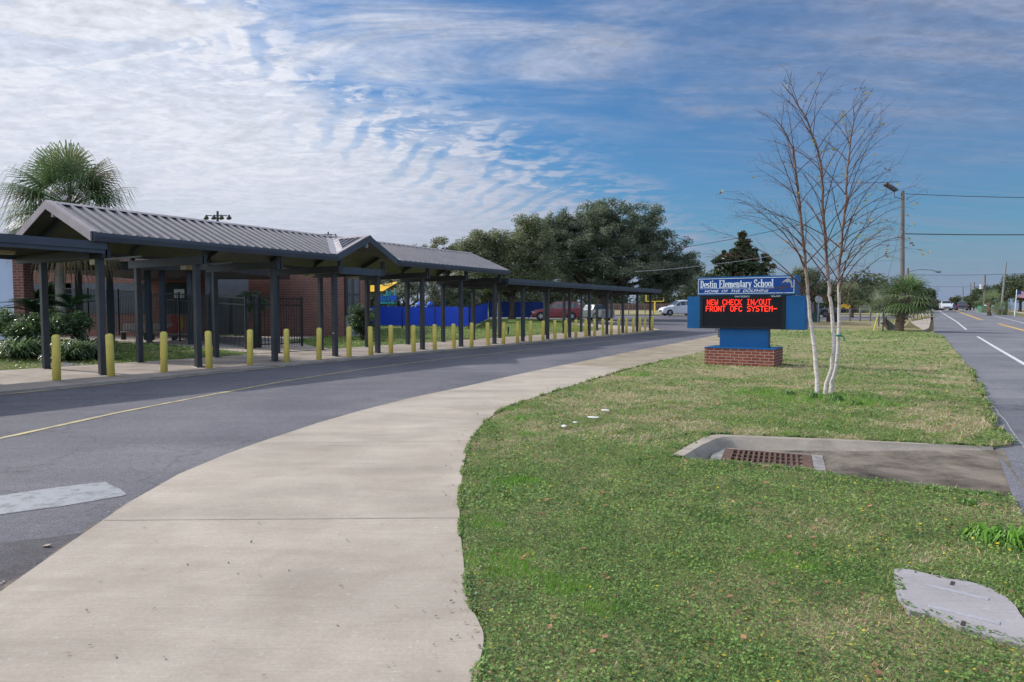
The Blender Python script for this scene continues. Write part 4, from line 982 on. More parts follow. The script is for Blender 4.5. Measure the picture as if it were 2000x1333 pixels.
# ------------------------------------------------------------------ palms
def fan_palm(name, base, top, tr, n_fr, L1, label, mats=palm_l, fan=.62, trunk_mat=palm_grey, low=-60, boots=False, group=None, nleaf=26, dry=.15, lw=.013, dr=.2):
    root = thing(name, base, label, 'palm tree', group); base = Vector(base); top = Vector(top)
    tm = MB(); n = 22; pts = []; rr = []
    for k in range(n+1):
        f = k/n; p = base.lerp(top, f); bow = math.sin(f*math.pi)*.05*(top-base).length
        pts.append(p+Vector((-bow, 0, 0))); rr.append(tr*(1.12-.2*f+(.05 if k % 2 else -.03)))
    pts[0].z -= .3; tm.tube(pts, rr, 12)
    if boots:
        for k in range(70):
            f = random.uniform(.15, 1); a = random.random()*6.28; p = base.lerp(top, f); d = Vector((math.cos(a), math.sin(a), 0))
            tm.tube([p+d*tr*.8, p+d*tr*1.25+Vector((0, 0, .16))], [.05, .025], 4)
    tm.build('trunk', trunk_mat, root, smooth=False)
    fm = MB(); sp = MB()
    for k in range(n_fr):
        a = k*2.39996+random.uniform(-.2, .2); q = (k+.5)/n_fr
        el = math.radians(85+(low-85)*q**.85+random.uniform(-9, 9)); out = Vector((math.cos(a), math.sin(a), 0)); dirv = out*math.cos(el)+Vector((0, 0, math.sin(el)))
        Lp = L1*random.uniform(.55, .72)
        p0 = top+Vector((0, 0, -.15+.1*math.sin(el))); p1 = p0+dirv*Lp*.5; p2 = p0+dirv*Lp+Vector((0, 0, -.12*Lp*math.cos(el)))
        sp.tube([p0, p1, p2], [.024, .016, .01], 4)
        ax = (p2-p1).normalized(); side = ax.cross(Vector((0, 0, 1)))
        if side.length < .05: side = Vector((-math.sin(a), math.cos(a), 0))
        side.normalize(); nrm = side.cross(ax).normalized(); R = L1*fan*random.uniform(.85, 1.1)
        isdry = q > .8 and random.random() < dry*4 or random.random() < dry*.4
        fm.mi = 2 if isdry else (1 if random.random() < .33 else 0)
        costa = ax
        for j in range(nleaf):
            u = (j/(nleaf-1)*2-1); ang = u*math.radians(118); d = (ax*math.cos(ang)+side*math.sin(ang)-nrm*(abs(u)*.28)).normalized()
            st = p2+ax*(.10*R*(1-abs(u))); lng = R*(1-.28*u*u)*random.uniform(.9, 1.06); w = lw*R
            wd = d.cross(nrm).normalized()*w; fold = nrm*w*.35
            m1 = st+d*lng*.45+nrm*.02; m2 = st+d*lng*.78+Vector((0, 0, -.07*lng)); m3 = st+d*lng+Vector((0, 0, -(dr+.14*random.random())*lng))
            fm.add([st-wd*.4, st+wd*.4, m1+wd*1.15+fold, m1-wd*1.15+fold, m2+wd*.7, m2-wd*.7, m3], [(0, 1, 2, 3), (3, 2, 4, 5), (5, 4, 6)])
    sp.build('leaf_stems', palm_boot, root); fm.build('fronds', mats, root)
    return root
def strap_plant(name, base, n, Ln, label, mats, w=.018, cat='plant', group=None, up=.75, parent=None):
    root = thing(name, base, label, cat, group); m = MB(); base = Vector(base)
    for k in range(n):
        a = random.random()*6.283; e = random.uniform(.25, 1.35); l = Ln*random.uniform(.6, 1.1); o = Vector((math.cos(a), math.sin(a), 0)); sd = Vector((-o.y, o.x, 0))*w*random.uniform(.7, 1.2)
        b = base+o*random.uniform(0, .12*Ln)+Vector((0, 0, -.03)); d = o*math.cos(e)+Vector((0, 0, math.sin(e)))
        p1 = b+d*l*.5; p2 = b+d*l*.8+o*l*.1-Vector((0, 0, .06*l)); p3 = p2+o*l*.28-Vector((0, 0, .22*l*random.random()+.05))
        m.mi = random.choice([0, 0, 1]) if len(mats) == 2 else random.choice([0, 1, 1, 2])
        m.add([b-sd*.6, b+sd*.6, p1+sd, p1-sd, p2+sd*.8, p2-sd*.8, p3], [(0, 1, 2, 3), (3, 2, 4, 5), (5, 4, 6)])
    m.build('leaves', mats, root); return root
def cycad(name, base, n, Ln, label, mats=cyc_l, trunk=.35):
    root = thing(name, base, label, 'plant'); base = Vector(base); m = MB(); st = MB(); top = base+Vector((0, 0, trunk))
    tr = MB(); tr.tube([base-Vector((0, 0, .1)), top], [.16, .14], 9); tr.build('trunk', palm_boot, root)
    for k in range(n):
        a = k*2.4+random.uniform(-.2, .2); e = math.radians(random.uniform(8, 75)); o = Vector((math.cos(a), math.sin(a), 0)); l = Ln*random.uniform(.8, 1.1); pts = []
        for j in range(11):
            f = j/10; pts.append(top+o*l*(f*math.cos(e)+.25*f*f)+Vector((0, 0, l*(f*math.sin(e)-.50*f*f*(math.sin(e)+.25)))))
        st.tube(pts, [.012*(1-.8*j/10) for j in range(11)], 4); sd = Vector((-o.y, o.x, 0)); m.mi = random.choice([0, 0, 1])
        for j in range(44):
            f = .14+.86*j/44; i = min(9, int(f*10)); p = pts[i].lerp(pts[i+1], f*10-i); d = (pts[i+1]-pts[i]).normalized(); ll = .20*l*math.sin(math.pi*min(1, .15+f*.8))**.6
            for s_ in (-1, 1):
                q = p+(sd*s_*.85+d*.5+Vector((0, 0, .22)))*ll; w = d*.011; m.add([p-w, p+w, q+w*.3], [(0, 1, 2)])
    st.build('leaf_stems', mats[0], root); m.build('fronds', mats, root); return root
def bush(name, base, R, n_cl, n_leaf, size, mats, label, cat='bush', group=None, mixp=(.45, .35, .2), stems=7, lift=.9, cl=(.16, .3)):
    root = thing(name, base, label, cat, group); base = Vector(base)
    cs, rs = ellipsoids([((base.x, base.y, base.z+R[2]*lift), R)], n_cl, *cl)
    for c in cs: c[2] = max(c[2], base.z+.06)
    m = MB()
    for i in RNG.choice(len(cs), min(stems, len(cs)), replace=False):
        c = Vector(cs[i]); m.tube([base+Vector((random.uniform(-.1, .1), random.uniform(-.1, .1), -.05)), base.lerp(c, .5)+Vector((0, 0, .05)), c], [.022, .015, .006], 4)
    m.build('stems', oak_bark, root); leafcloud('foliage', cs, rs, n_leaf, size, mats, root, .9, mixp); return root

# left sabal palm
b = pt(122, 640, 25); t_ = pt(137, 400, 25.2)
fan_palm('sabal_palm', b, t_, .145, 92, 2.0, 'tall sabal palm with a pale leaning trunk rising behind the left gable end', low=-62, fan=.66, nleaf=26, dry=.3, lw=.016, dr=.42)
# right short palm near the road
b = gx(1757, 47.5); fan_palm('cabbage_palm', b, b+Vector((.5, 0, 2.35)), .27, 46, 1.8, 'short thick trunked cabbage palm standing at the corner by the road', low=-22, fan=.64, trunk_mat=palm_boot, boots=True, dry=.08, nleaf=17, lw=.030)
b = gx(1737, 48.2); fan_palm('young_palm', b, b+Vector((-.35, 0, 1.5)), .10, 22, 1.7, 'silvery young fan palm growing against the left side of the short cabbage palm', mats=[M('silver frond', (.30, .33, .26), (.22, .25, .19)), palm_l[1], palm_l[1]], low=0, fan=.62, trunk_mat=palm_boot, dry=.05)

# ------------------------------------------------------------------ river birch with three trunks
def birch():
    Y0 = 12.55; base = at(1608, 770); Y0 = base.y
    root = thing('birch_tree', base, 'young multi-trunk birch with peeling pale bark and nearly bare twigs, beside the school sign', 'tree')
    specs = [([(1596, 772), (1595, 735), (1591, 690), (1586, 650), (1581, 605), (1577, 555), (1572, 500), (1565, 430), (1559, 380), (1553, 330), (1548, 290), (1530, 255), (1512, 225)], .040, (-.10, .12, -.35)),
             ([(1611, 775), (1615, 750), (1624, 720), (1629, 672), (1627, 624), (1621, 576), (1616, 530), (1612, 480), (1608, 420), (1606, 370), (1603, 320), (1592, 275), (1572, 225), (1550, 190), (1524, 160)], .040, (.05, -.05, .15)),
             ([(1619, 774), (1625, 745), (1633, 718), (1637, 672), (1639, 624), (1638, 576), (1639, 520), (1646, 450), (1652, 390), (1655, 330), (1662, 270), (1668, 225), (1668, 190)], .037, (.12, .15, .5))]
    tips = []; crown = MB(); leaves = []
    for ti, (px, r, dy) in enumerate(specs):
        n = len(px); P = [pt(x, y, Y0+dy[0]+(dy[1]-dy[0])*min(1, k/3)+(dy[2]-dy[1])*max(0, (k-3)/(n-4))) for k, (x, y) in enumerate(px)]
        P[0].z = base.z-.12
        # refine with small wobble
        Q = []
        for a, b in zip(P, P[1:]):
            for j in range(3): Q.append(a.lerp(b, j/3)+Vector((random.uniform(-.008, .008), random.uniform(-.02, .02), 0)))
        Q.append(P[-1]); m = len(Q); rad = [r*((1-k/(m-1))**.62)*.93+.003 for k in range(m)]; rad[0] *= 1.35; rad[1] *= 1.15; rad[2] *= 1.05
        tm = MB(); tm.tube(Q, rad, 10); tm.build('trunk', birch_m, root, smooth=True)
        # side branches
        z0 = 1.75
        def at_z(z):
            for a, b, ra, rb in zip(Q, Q[1:], rad, rad[1:]):
                if a.z <= z <= b.z: f = (z-a.z)/max(1e-6, b.z-a.z); return a.lerp(b, f), ra+(rb-ra)*f, (b-a).normalized()
            return Q[-1], rad[-1], Vector((0, 0, 1))
        ztop = Q[-1].z-.12; z = z0+random.random()*.15; j = 0; a0 = random.random()*6
        while z < ztop:
            p, rr, d = at_z(z); f = (z-z0)/(ztop-z0); a = a0+j*2.4+random.uniform(-.5, .5); j += 1
            out = Vector((math.cos(a), math.sin(a)*.8, 0)); 
            if out.dot(Vector((ti-1, 0, 0))) < 0 and random.random() < .45: out.x = -out.x
            Ln = (2.05*(1-f)**.7+.38)*random.uniform(.55, 1.12); e = math.radians(random.uniform(40, 60)+14*f)
            pts = [p]; dirv = (out*math.cos(e)+Vector((0, 0, math.sin(e)))).normalized(); st = Ln/10
            droop = random.uniform(.045, .105)*(1-.5*f)
            for k in range(10):
                dirv = (dirv+Vector((random.uniform(-.07, .07), random.uniform(-.07, .07), -droop+random.uniform(-.03, .03)))+out*.03).normalized(); pts.append(pts[-1]+dirv*st)
            r0 = min(rr*.42, .0030+.0034*Ln); R_ = [r0*(1-k/10)**.9+.0014 for k in range(11)]
            crown.tube(pts, R_, 5)
            for q in range(int(4+Ln*5.5)):
                k = random.randint(2, 9); b = pts[k].lerp(pts[k+1], random.random()); dd = (pts[k+1]-pts[k]).normalized(); sd = dd.cross(Vector((random.uniform(-1, 1), random.uniform(-1, 1), random.uniform(-.4, 1)))).normalized()
                tl = random.uniform(.18, .62)*(1-.4*k/10)*min(1.2, Ln/1.4); tv = (dd*.85+sd*random.uniform(.35, .7)+Vector((0, 0, .12))).normalized(); tp = [b]
                for g in range(4): tv = (tv+Vector((random.uniform(-.12, .12), random.uniform(-.12, .12), -.05))).normalized(); tp.append(tp[-1]+tv*tl/4)
                crown.tube(tp, [.0024, .0020, .0016, .0013, .0009], 3, cap=False)
                if random.random() < .55:
                    sp2 = tp[2]; tv2 = (tv+Vector((random.uniform(-.7, .7), random.uniform(-.7, .7), random.uniform(-.3, .5)))).normalized(); crown.tube([sp2, sp2+tv2*tl*.22, sp2+tv2*tl*.42], [.0018, .0014, .0009], 3, cap=False)
                if ti > 0 and out.x > -.3 and random.random() < .20 or random.random() < .04: leaves.append(tp[-1])
            z += random.uniform(.075, .17)
    crown.build('crown', twig_m, root)
    lm = MB()
    for p in leaves:
        for _ in range(random.choice([1, 1, 2, 3])):
            c = p+Vector((random.uniform(-.06, .06), random.uniform(-.06, .06), random.uniform(-.09, .02))); a = Vector(rdir(1)[0]); b = a.orthogonal().normalized(); s = random.uniform(.022, .038); lm.mi = random.choice([0, 0, 1, 2])
            lm.add([c-a*s*1.2, c-b*s*.7, c+a*s*.1-b*s*.72, c+a*s*1.2, c+a*s*.1+b*s*.72, c+b*s*.7-a*s*.2], [(0, 1, 2, 3, 4, 5)])
    lm.build('leaves', [leafmat('birch leaf yellow', (.42, .34, .05), (.30, .24, .04), .5, .4), leafmat('birch leaf brown', (.20, .10, .05), (.12, .06, .03), .6, .3), leafmat('birch leaf green', (.20, .25, .05), (.13, .17, .04), .5, .4)], root)
    tie = MB(); q = pt(1637, 656, Y0+.05); tie.tube([q+Vector((0, 0, -.018)), q+Vector((0, 0, .018))], .058, 12); tie.tube([q+Vector((.05, -.03, 0)), q+Vector((.09, -.04, -.02)), q+Vector((.10, -.04, -.10))], .012, 5); tie.build('tie_strap', M('green tie strap', (.02, .20, .14), (.015, .15, .10)), root)
birch()

# ------------------------------------------------------------------ trees
def lobe(px, py, Y, rpx, rpy, ry=None):
    c = pt(px, py, Y); k = Y/F; return ((c.x, c.y, c.z), (rpx*k, ry if ry else rpx*k*.8, rpy*k))
Y = 74; b = gx(1178, Y)
tree('live_oak', b, [lobe(1185, 470, Y, 105, 78), lobe(1115, 480, Y, 75, 62), lobe(1250, 455, Y, 62, 55), lobe(1290, 500, Y, 62, 48), lobe(1330, 535, Y, 38, 32), lobe(1175, 420, Y, 60, 40), lobe(1215, 530, Y, 130, 42), lobe(1085, 500, Y, 70, 55), lobe(1060, 470, Y, 50, 38), lobe(1100, 440, Y, 42, 34), lobe(1070, 500, Y, 50, 40), lobe(1300, 550, Y, 50, 32), lobe(1345, 520, Y, 28, 22)], 1150, 200000, .112, oak_l,
     'huge dark live oak spreading over the lot behind the far walkway', .62, b.z+2.6, (.45, 1.0), mixp=(.30, .42, .28), n_limb=34, shell=.42)
Y = 66; b = gx(1000, Y)
tree('light_oak', b, [lobe(985, 500, Y, 62, 55), lobe(930, 505, Y, 50, 45), lobe(1035, 480, Y, 48, 52), lobe(1040, 530, Y, 60, 45), lobe(960, 540, Y, 70, 35), lobe(945, 470, Y, 30, 22), lobe(1040, 445, Y, 34, 22)], 320, 80000, .11, lite_l,
     'olive green oak with a thinner crown left of the huge dark live oak', .32, b.z+2.2, (.6, 1.1), mixp=(.4, .3, .3), n_limb=20, shell=.45)
Y = 78
tree('small_oak', gx(868, Y), [lobe(870, 495, Y, 38, 26), lobe(832, 500, Y, 24, 16), lobe(895, 520, Y, 40, 30)], 80, 14000, .13, lite_l, 'thin topped pale tree showing above the right gable roof', .2, None, (.35, .8), n_limb=26, mixp=(.3, .3, .4))
tree('small_oak', gx(815, 80), [lobe(818, 490, 80, 24, 14), lobe(800, 505, 80, 16, 12)], 30, 2200, .10, lite_l, 'sparse twiggy treetop just above the roof ridge right of the front gable', .14, None, (.3, .6), n_limb=26, mixp=(.3, .3, .4))
Y = 60
for (px, rx, ry, py, mats, lab, yy) in [(790, 46, 36, 572, silver_l, 'silvery grey-green bushy tree behind the playground posts', 60), (850, 42, 36, 570, silver_l, 'silvery round crowned tree right of the playground above the blue fence', 62), (905, 36, 34, 575, oak_l, 'dark round low tree above the blue fence under the gable roof', 61), (945, 34, 30, 578, lite_l, 'mid green low tree behind the raised end of the blue fence', 70), (720, 34, 34, 560, silver_l, 'silvery tree half hidden by the brick building edge', 63)]:
    b = gx(px, yy); tree('playground_tree', b, [lobe(px, py, yy, rx, ry), lobe(px+8, py-8, yy, rx*.7, ry*.8)], 60, 9000, .085, mats, lab, .16, b.z+1.1, (.3, .6), n_limb=10)
# magnolia behind the sign
Y = 66; b = gx(1448, Y)
tree('magnolia_tree', b, [lobe(1449, 462, Y, 7, 10), lobe(1450, 480, Y, 22, 12), lobe(1446, 497, Y, 36, 12), lobe(1438, 515, Y, 54, 22), lobe(1468, 515, Y, 46, 22), lobe(1450, 545, Y, 62, 28), lobe(1452, 580, Y, 54, 28)], 320, 52000, .14, mag_l, 'conical dark magnolia rising directly behind the school sign', .2, None, (.22, .5), mixp=(.5, .16, .34), n_limb=14, aspect=.42)
Y = 75
for (px, py, rx, ry, mats, lab, yy) in [
    (1590, 560, 34, 30, oak_l, 'dark broad tree just right of the school sign header', 74), (1565, 545, 16, 16, lite_l, 'small olive treetop touching the right end of the sign', 70),
    (1664, 580, 28, 22, lite_l, 'round olive green tree between the birch and the short palm', 84), (1625, 575, 26, 22, far_l, 'grey-green tree seen between the birch trunks', 100),
    (1700, 580, 26, 18, far_l, 'broad tree left of the short palm, behind the field', 112), (1745, 575, 34, 20, far_l, 'tree directly behind the short palm crown', 118),
    (1395, 585, 22, 16, far_l, 'olive bush-like tree at the left end of the sign', 100)]:
    b = gx(px, yy); tree('roadside_tree', b, [lobe(px, py, yy, rx, ry), lobe(px-rx*.3, py-ry*.4, yy, rx*.6, ry*.7)], 50, 6500, .15 if yy > 90 else .11, mats, lab, .2, None, (.5, .9), n_limb=10)
# far trees, left side of the main road
for i, (px, py, rx, ry, yy, lab) in enumerate([(1790, 585, 26, 22, 120, 'dark tree by the sidewalk right of the short palm'), (1815, 592, 20, 16, 150, 'smaller tree down the road right of the short palm'), (1832, 598, 12, 8, 200, 'distant low tree at the left edge of the road crest'), (1812, 575, 12, 9, 140, 'rounded treetop above the distant sidewalk')]):
    b = gx(px, yy); tree('verge_tree', b, [lobe(px, py, yy, rx, ry)], 30, 3800, .2, far_l, lab, .25, None, (.6, 1.2), n_limb=6)
# far trees on the right side
for i, (px, py, rx, ry, yy, lab) in enumerate([(1866, 590, 10, 12, 210, 'distant dark rounded tree beside the road crest'), (1895, 590, 18, 14, 190, 'low far tree behind the dark car'), (1915, 580, 22, 22, 165, 'bushy far tree right of the dark car'), (1945, 580, 24, 22, 150, 'far tree behind the green bin'), (1965, 565, 26, 24, 135, 'tall rounded tree left of the flagpole'), (1992, 560, 24, 26, 125, 'tallest tree at the right edge above the flag'), (2030, 570, 30, 28, 120, 'tree cut off by the right edge'), (1930, 592, 22, 12, 160, 'low undergrowth tree beside the green bin')]):
    b = gx(px, yy); tree('roadside_oak', b, [lobe(px, py, yy, rx, ry), lobe(px+rx*.2, py-ry*.3, yy, rx*.6, ry*.6)], 40, 5200, .2, far_l, lab, .25, None, (.7, 1.3), n_limb=7, mixp=(.5, .25, .25))
# wood far behind the ball field
def far_wood():
    cs, rs = [], []
    for k in range(170):
        x = RNG.uniform(-75, 102); y = RNG.uniform(168, 185); hgt = 8.5+2.6*math.sin(x*.13)+1.8*math.sin(x*.41+1)
        for q in range(4): cs.append((x+RNG.uniform(-2, 2), y, G(x, y)+hgt*RNG.random()**1.3+.2)); rs.append(RNG.uniform(1.8, 3.0))
    o = leafcloud('far_wood', cs, rs, 110000, .36, far_l, None, .9); tag(o, 'low hazy line of woods beyond the ball field', 'woods', kind='stuff')
far_wood()
def far_hedge():
    cs, rs = [], []
    for k in range(170):
        sc_ = RNG.uniform(95, 260); p = W(sc_, RNG.uniform(26, 34)); cs.append((p.x, p.y, G(p.x, p.y)+RNG.uniform(.2, 3.2))); rs.append(RNG.uniform(1.2, 2.2))
    for k in range(60):
        sc_ = RNG.uniform(130, 300); p = W(sc_, RNG.uniform(-12, -5)); cs.append((p.x, p.y, G(p.x, p.y)+RNG.uniform(.2, 3.0))); rs.append(RNG.uniform(1.2, 2.2))
    o = leafcloud('roadside_undergrowth', cs, rs, 52000, .26, far_l, None, .9); tag(o, 'dense low green undergrowth below the trees along both sides of the far road', 'undergrowth', kind='stuff')
far_hedge()

# ------------------------------------------------------------------ left garden
g = lambda px, Y: gx(px, Y)
cycad('sago_palm', pt(70, 628, 22.6), 26, 1.25, 'dark sago palm in front of the brick pier', trunk=.30)
cycad('sago_palm', pt(140, 625, 23.4), 24, 1.25, 'sago palm with sunlit fronds behind the tall palm trunk', trunk=.42)
bush('garden_shrub', pt(20, 657, 21.6), (1.0, .6, .42), 34, 6000, .045, shrub_l, 'variegated low shrub at the left edge under the white wall')
bush('garden_shrub', pt(62, 662, 21.2), (.8, .6, .36), 28, 5000, .045, shrub_l, 'leafy green shrub between the left edge and the first canopy post')
bush('garden_shrub', pt(100, 660, 22.0), (.8, .6, .5), 30, 5000, .045, shrub_l, 'leafy shrub left of the palm trunk base')
bush('garden_shrub', pt(152, 655, 22.6), (.55, .5, .4), 22, 3400, .045, shrub_l, 'small shrub right of the palm trunk base')
bush('garden_shrub', pt(62, 606, 27.5), (.6, .5, .5), 20, 3000, .06, shrub_l, 'yellow tipped hedge shrub behind the first canopy post', mixp=(.3, .5, .2))
bush('garden_shrub', pt(98, 600, 27.8), (.5, .5, .5), 20, 3000, .06, shrub_l, 'yellow-green hedge shrub left of the tall palm trunk', mixp=(.3, .5, .2))
for (px, Y, lab, n, l) in [(32, 20.2, 'lily clump nearest the left edge', 170, .62), (58, 20.8, 'pale arching lily clump behind the first canopy post', 150, .6), (94, 20.9, 'grey-green lily clump between the first post and first bollard', 130, .5), (130, 20.5, 'bright green lily clump behind the first bollard', 190, .62), (152, 20.9, 'pale lily clump right of the first bollard', 150, .6), (178, 21.2, 'lily clump behind the second front post', 150, .55), (205, 22.8, 'small light green weed clump right of the second front post', 70, .4), (170, 22.8, 'light green fern clump beside the black fence', 90, .5)]:
    strap_plant('lily_plant', g(px, Y), int(n*1.6), l*1.45, lab, shrub_l, .026, group='lily clumps in the garden bed')

# ------------------------------------------------------------------ school buildings
def rect_building():
    # left wing: white panel wall with a brick end pier
    root = thing('school_wing', (-22, 27, .5), 'school wing with pale blue-white panel wall and brick end pier at the left edge', 'building')
    A = pt(27, 600, 24.2); Bp = pt(48, 600, 24.2); z0, z1 = .1, 4.15
    m = MB(); m.hexa([Vector((x, y, z)) for z in (z0, z1) for x, y in ((-30, 24.3), (A.x, 24.3), (A.x, 24.7), (-30, 24.7))]); m.build('wall', M('pale blue stucco', (.42, .50, .66), (.37, .45, .60), 1.5, .8, .2, 30), root)
    m = MB(); m.hexa([Vector((x, y, z)) for z in (z0, z1) for x, y in ((A.x+.002, 24.2), (Bp.x, 24.2), (Bp.x, 24.7), (A.x+.002, 24.7))]); m.build('brick_pier', brick_wall, root)
    m = MB(); m.hexa([Vector((x, y, z)) for z in (z1+.002, z1+.24) for x, y in ((-31, 23.9), (Bp.x+.2, 23.9), (Bp.x+.2, 28.9), (-31, 28.9))]); m.build('fascia', M('pale tan fascia', (.42, .33, .25), (.36, .28, .22), 2), root)
    a = pt(0, 448, 27).z
    m = MB(); m.add([(-31, 23.8, z1+.25), (-17.9, 23.8, z1+.25), (-17.9, 29, z1+.25), (-31, 29, z1+.25), (-31, 27, a), (-20.8, 27, a)], [(0, 1, 5, 4), (2, 3, 4, 5), (1, 2, 5), (0, 4, 3), (0, 3, 2, 1)]); m.build('roof', M('navy metal roof', (.035, .055, .12), (.03, .045, .10), 1, .4), root)
rect_building()
def main_building():
    root = thing('school_building', (-14, 40, 0), 'long red brick school building behind the walkway with a dark covered porch', 'building')
    Yb = 39.2; xa = pt(486, 600, Yb).x; xb = pt(672, 600, Yb).x; xc = pt(704, 600, Yb).x; xd = pt(721, 600, Yb).x; zt = 4.75
    def blk(name, x0, x1, y0, y1, z0, z1, mat):
        m = MB(); m.hexa([Vector((x, y, z)) for z in (z0, z1) for x, y in ((x0, y0), (x1, y0), (x1, y1), (x0, y1))]); return m.build(name, mat, root)
    blk('wall', xa, xb, Yb, 39.7, -.2, zt, brick_wall)
    blk('wall', xc, xd, Yb, 39.55, -.2, zt, brick_wall)
    blk('window_panel', xb+.002, xc-.002, Yb+.35, Yb+.5, 1.25, zt-.3, M('slate window panel', (.075, .10, .125), (.06, .08, .10), 2, .3))
    blk('apron_panel', xb+.002, xc-.002, Yb+.3, Yb+.5, -.2, 1.247, M('pale grey panel', (.30, .33, .36), (.26, .29, .32), 2, .7))
    for f in (0, .42, .95): blk('window_mullion', xb+.02+(xc-xb-.14)*f, xb+.12+(xc-xb-.14)*f, Yb+.26, Yb+.348, 1.25, zt-.3, metal_dark)
    blk('window_transom', xb+.13, xc-.14, Yb+.27, Yb+.347, 2.55, 2.63, metal_dark)
    blk('fascia', xa-.4, xd+.1, Yb-.45, 39.9, zt+.002, zt+.3, M('pinkish fascia', (.40, .27, .24), (.34, .23, .21), 2, .6))
    blk('rear_wall', xa, -11.7, 39.702, 52, -.2, zt, brick_wall); blk('roof', xa-.4, -11.5, 39.902, 52.3, zt+.002, zt+.3, metal_dark)
    # recessed entrance with doors, left of the brick corner
    yr = 41.6; x0 = pt(418, 600, 38.5).x
    blk('recess_wall', x0-2.4, xa-.002, yr, yr+.4, -.2, zt, M('blue grey door surround', (.10, .135, .17), (.08, .11, .14), 2, .5))
    for px in (440, 463):
        x = pt(px, 600, yr).x; blk('door', x-.5, x+.5, yr-.07, yr-.002, .05, 2.35, M('dark blue door', (.045, .075, .10), (.035, .06, .08), 3, .35))
    # porch: brick back wall, roof slab, columns, far fascia
    yp = 38.5; xl = pt(40, 600, yp).x
    blk('porch_wall', xl, x0-.002, yp, yp+.4, 0, zt, brick_wall)
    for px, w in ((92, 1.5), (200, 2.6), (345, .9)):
        x = pt(px, 600, yp).x; blk('porch_shade_pane', x-w, x+w, yp-.05, yp-.002, 1.4, 3.2, glass_m)  # wide dark panes stand in for the porch shade on this wall
    yf = 29.3; xl2 = pt(50, 600, yf).x; xr2 = pt(432, 600, yf).x
    blk('porch_roof', xl2, xr2, yf, yp-.06, 3.42, 3.95, metal_dark)
    blk('porch_fascia', xl2-.1, xr2+.1, yf-.08, yf-.002, 3.80, 4.22, M('pinkish fascia', (.40, .27, .24)))
    for px in (59, 155, 216, 290, 318, 372, 408):
        x = pt(px, 600, yf+.5).x; blk('porch_column', x-.10, x+.10, yf+.4, yf+.6, 0, 3.418, metal_fascia)
    x = pt(346, 572, 36).x; m = MB(); z = pt(350, 574, 37.9).z; xx = pt(350, 574, 37.9).x
    m.hexa([Vector((a, c, d)) for d in (z-.26, z+.26) for a, c in ((xx-.3, 37.9), (xx+.3, 37.9), (xx+.3, 37.95), (xx-.3, 37.95))]); m.build('notice_board', sign_white, root)
main_building()
sheet('porch_floor', [Vector((-31, 31.3, 0)), Vector((-11.6, 31.3, 0)), Vector((-11.6, 39.1, 0)), Vector((-31, 39.1, 0))], .03, conc_walk, 3, .1)
bush('dark_shrub', gx(708, 34.5), (.9, .8, 1.0), 50, 8000, .05, [shrub_l[0], oak_l[0], shrub_l[1]], 'tall dark shrub against the grey panel at the end of the brick building', lift=1.05, mixp=(.5, .4, .1), stems=14)
bush('dark_shrub', pt(494, 607, 31.5), (.9, .5, .45), 26, 3600, .05, [shrub_l[0], oak_l[1], shrub_l[1]], 'spiky green shrub showing above the black gate', lift=1, mixp=(.5, .3, .2), stems=10)
# small things on the porch, seen through the pickets
def bench(px, Y, label):
    b = gx(px, Y); r = thing('porch_bench', b, label, 'bench')
    m = MB(); m.box(b+Vector((0, 0, .45)), 1.5, .4, .05); m.build('seat', M('pale bench slats', (.42, .42, .42), (.33, .33, .33)), r)
    for sx in (-.6, .6):
        m = MB(); m.box(b+Vector((sx, 0, .22)), .06, .36, .41); m.build('leg', metal_dark, r)
    m = MB(); m.box(b+Vector((0, .22, .72)), 1.5, .05, .35); m.build('backrest', M('pale bench slats', (.42, .42, .42)), r)
bench(262, 34.5, 'pale slatted bench on the porch, left of the two'); bench(318, 34.5, 'pale slatted bench on the porch, right of the two')
def toy(px, Y):
    b = gx(px, Y); r = thing('spring_rider', b, 'small red and yellow play rider behind the black fence under the notice board', 'play equipment')
    m = MB(); m.tube([b, b+Vector((0, 0, .3))], .09, 8); m.build('spring', metal_dark, r)
    m = MB(); m.plate([b+Vector(q) for q in ((-.5, 0, .3), (.35, 0, .3), (.3, 0, 1.0), (.1, 0, 1.35), (-.15, 0, 1.3), (0, 0, .8), (-.5, 0, .6))], (0, 1, 0), .12); m.build('body', M('red plastic', (.45, .03, .03)), r)
    m = MB(); m.tube([b+Vector((.35, -.05, .4)), b+Vector((.5, -.05, .9)), b+Vector((.42, -.05, 1.4))], .07, 7); m.build('arm', M('yellow plastic', (.7, .5, .05)), r)
    m = MB(); m.box(b+Vector((.5, -.1, .36)), 1.5, .25, .08); m.build('deck', M('pale bench slats', (.42, .42, .42)), r)
toy(337, 34)

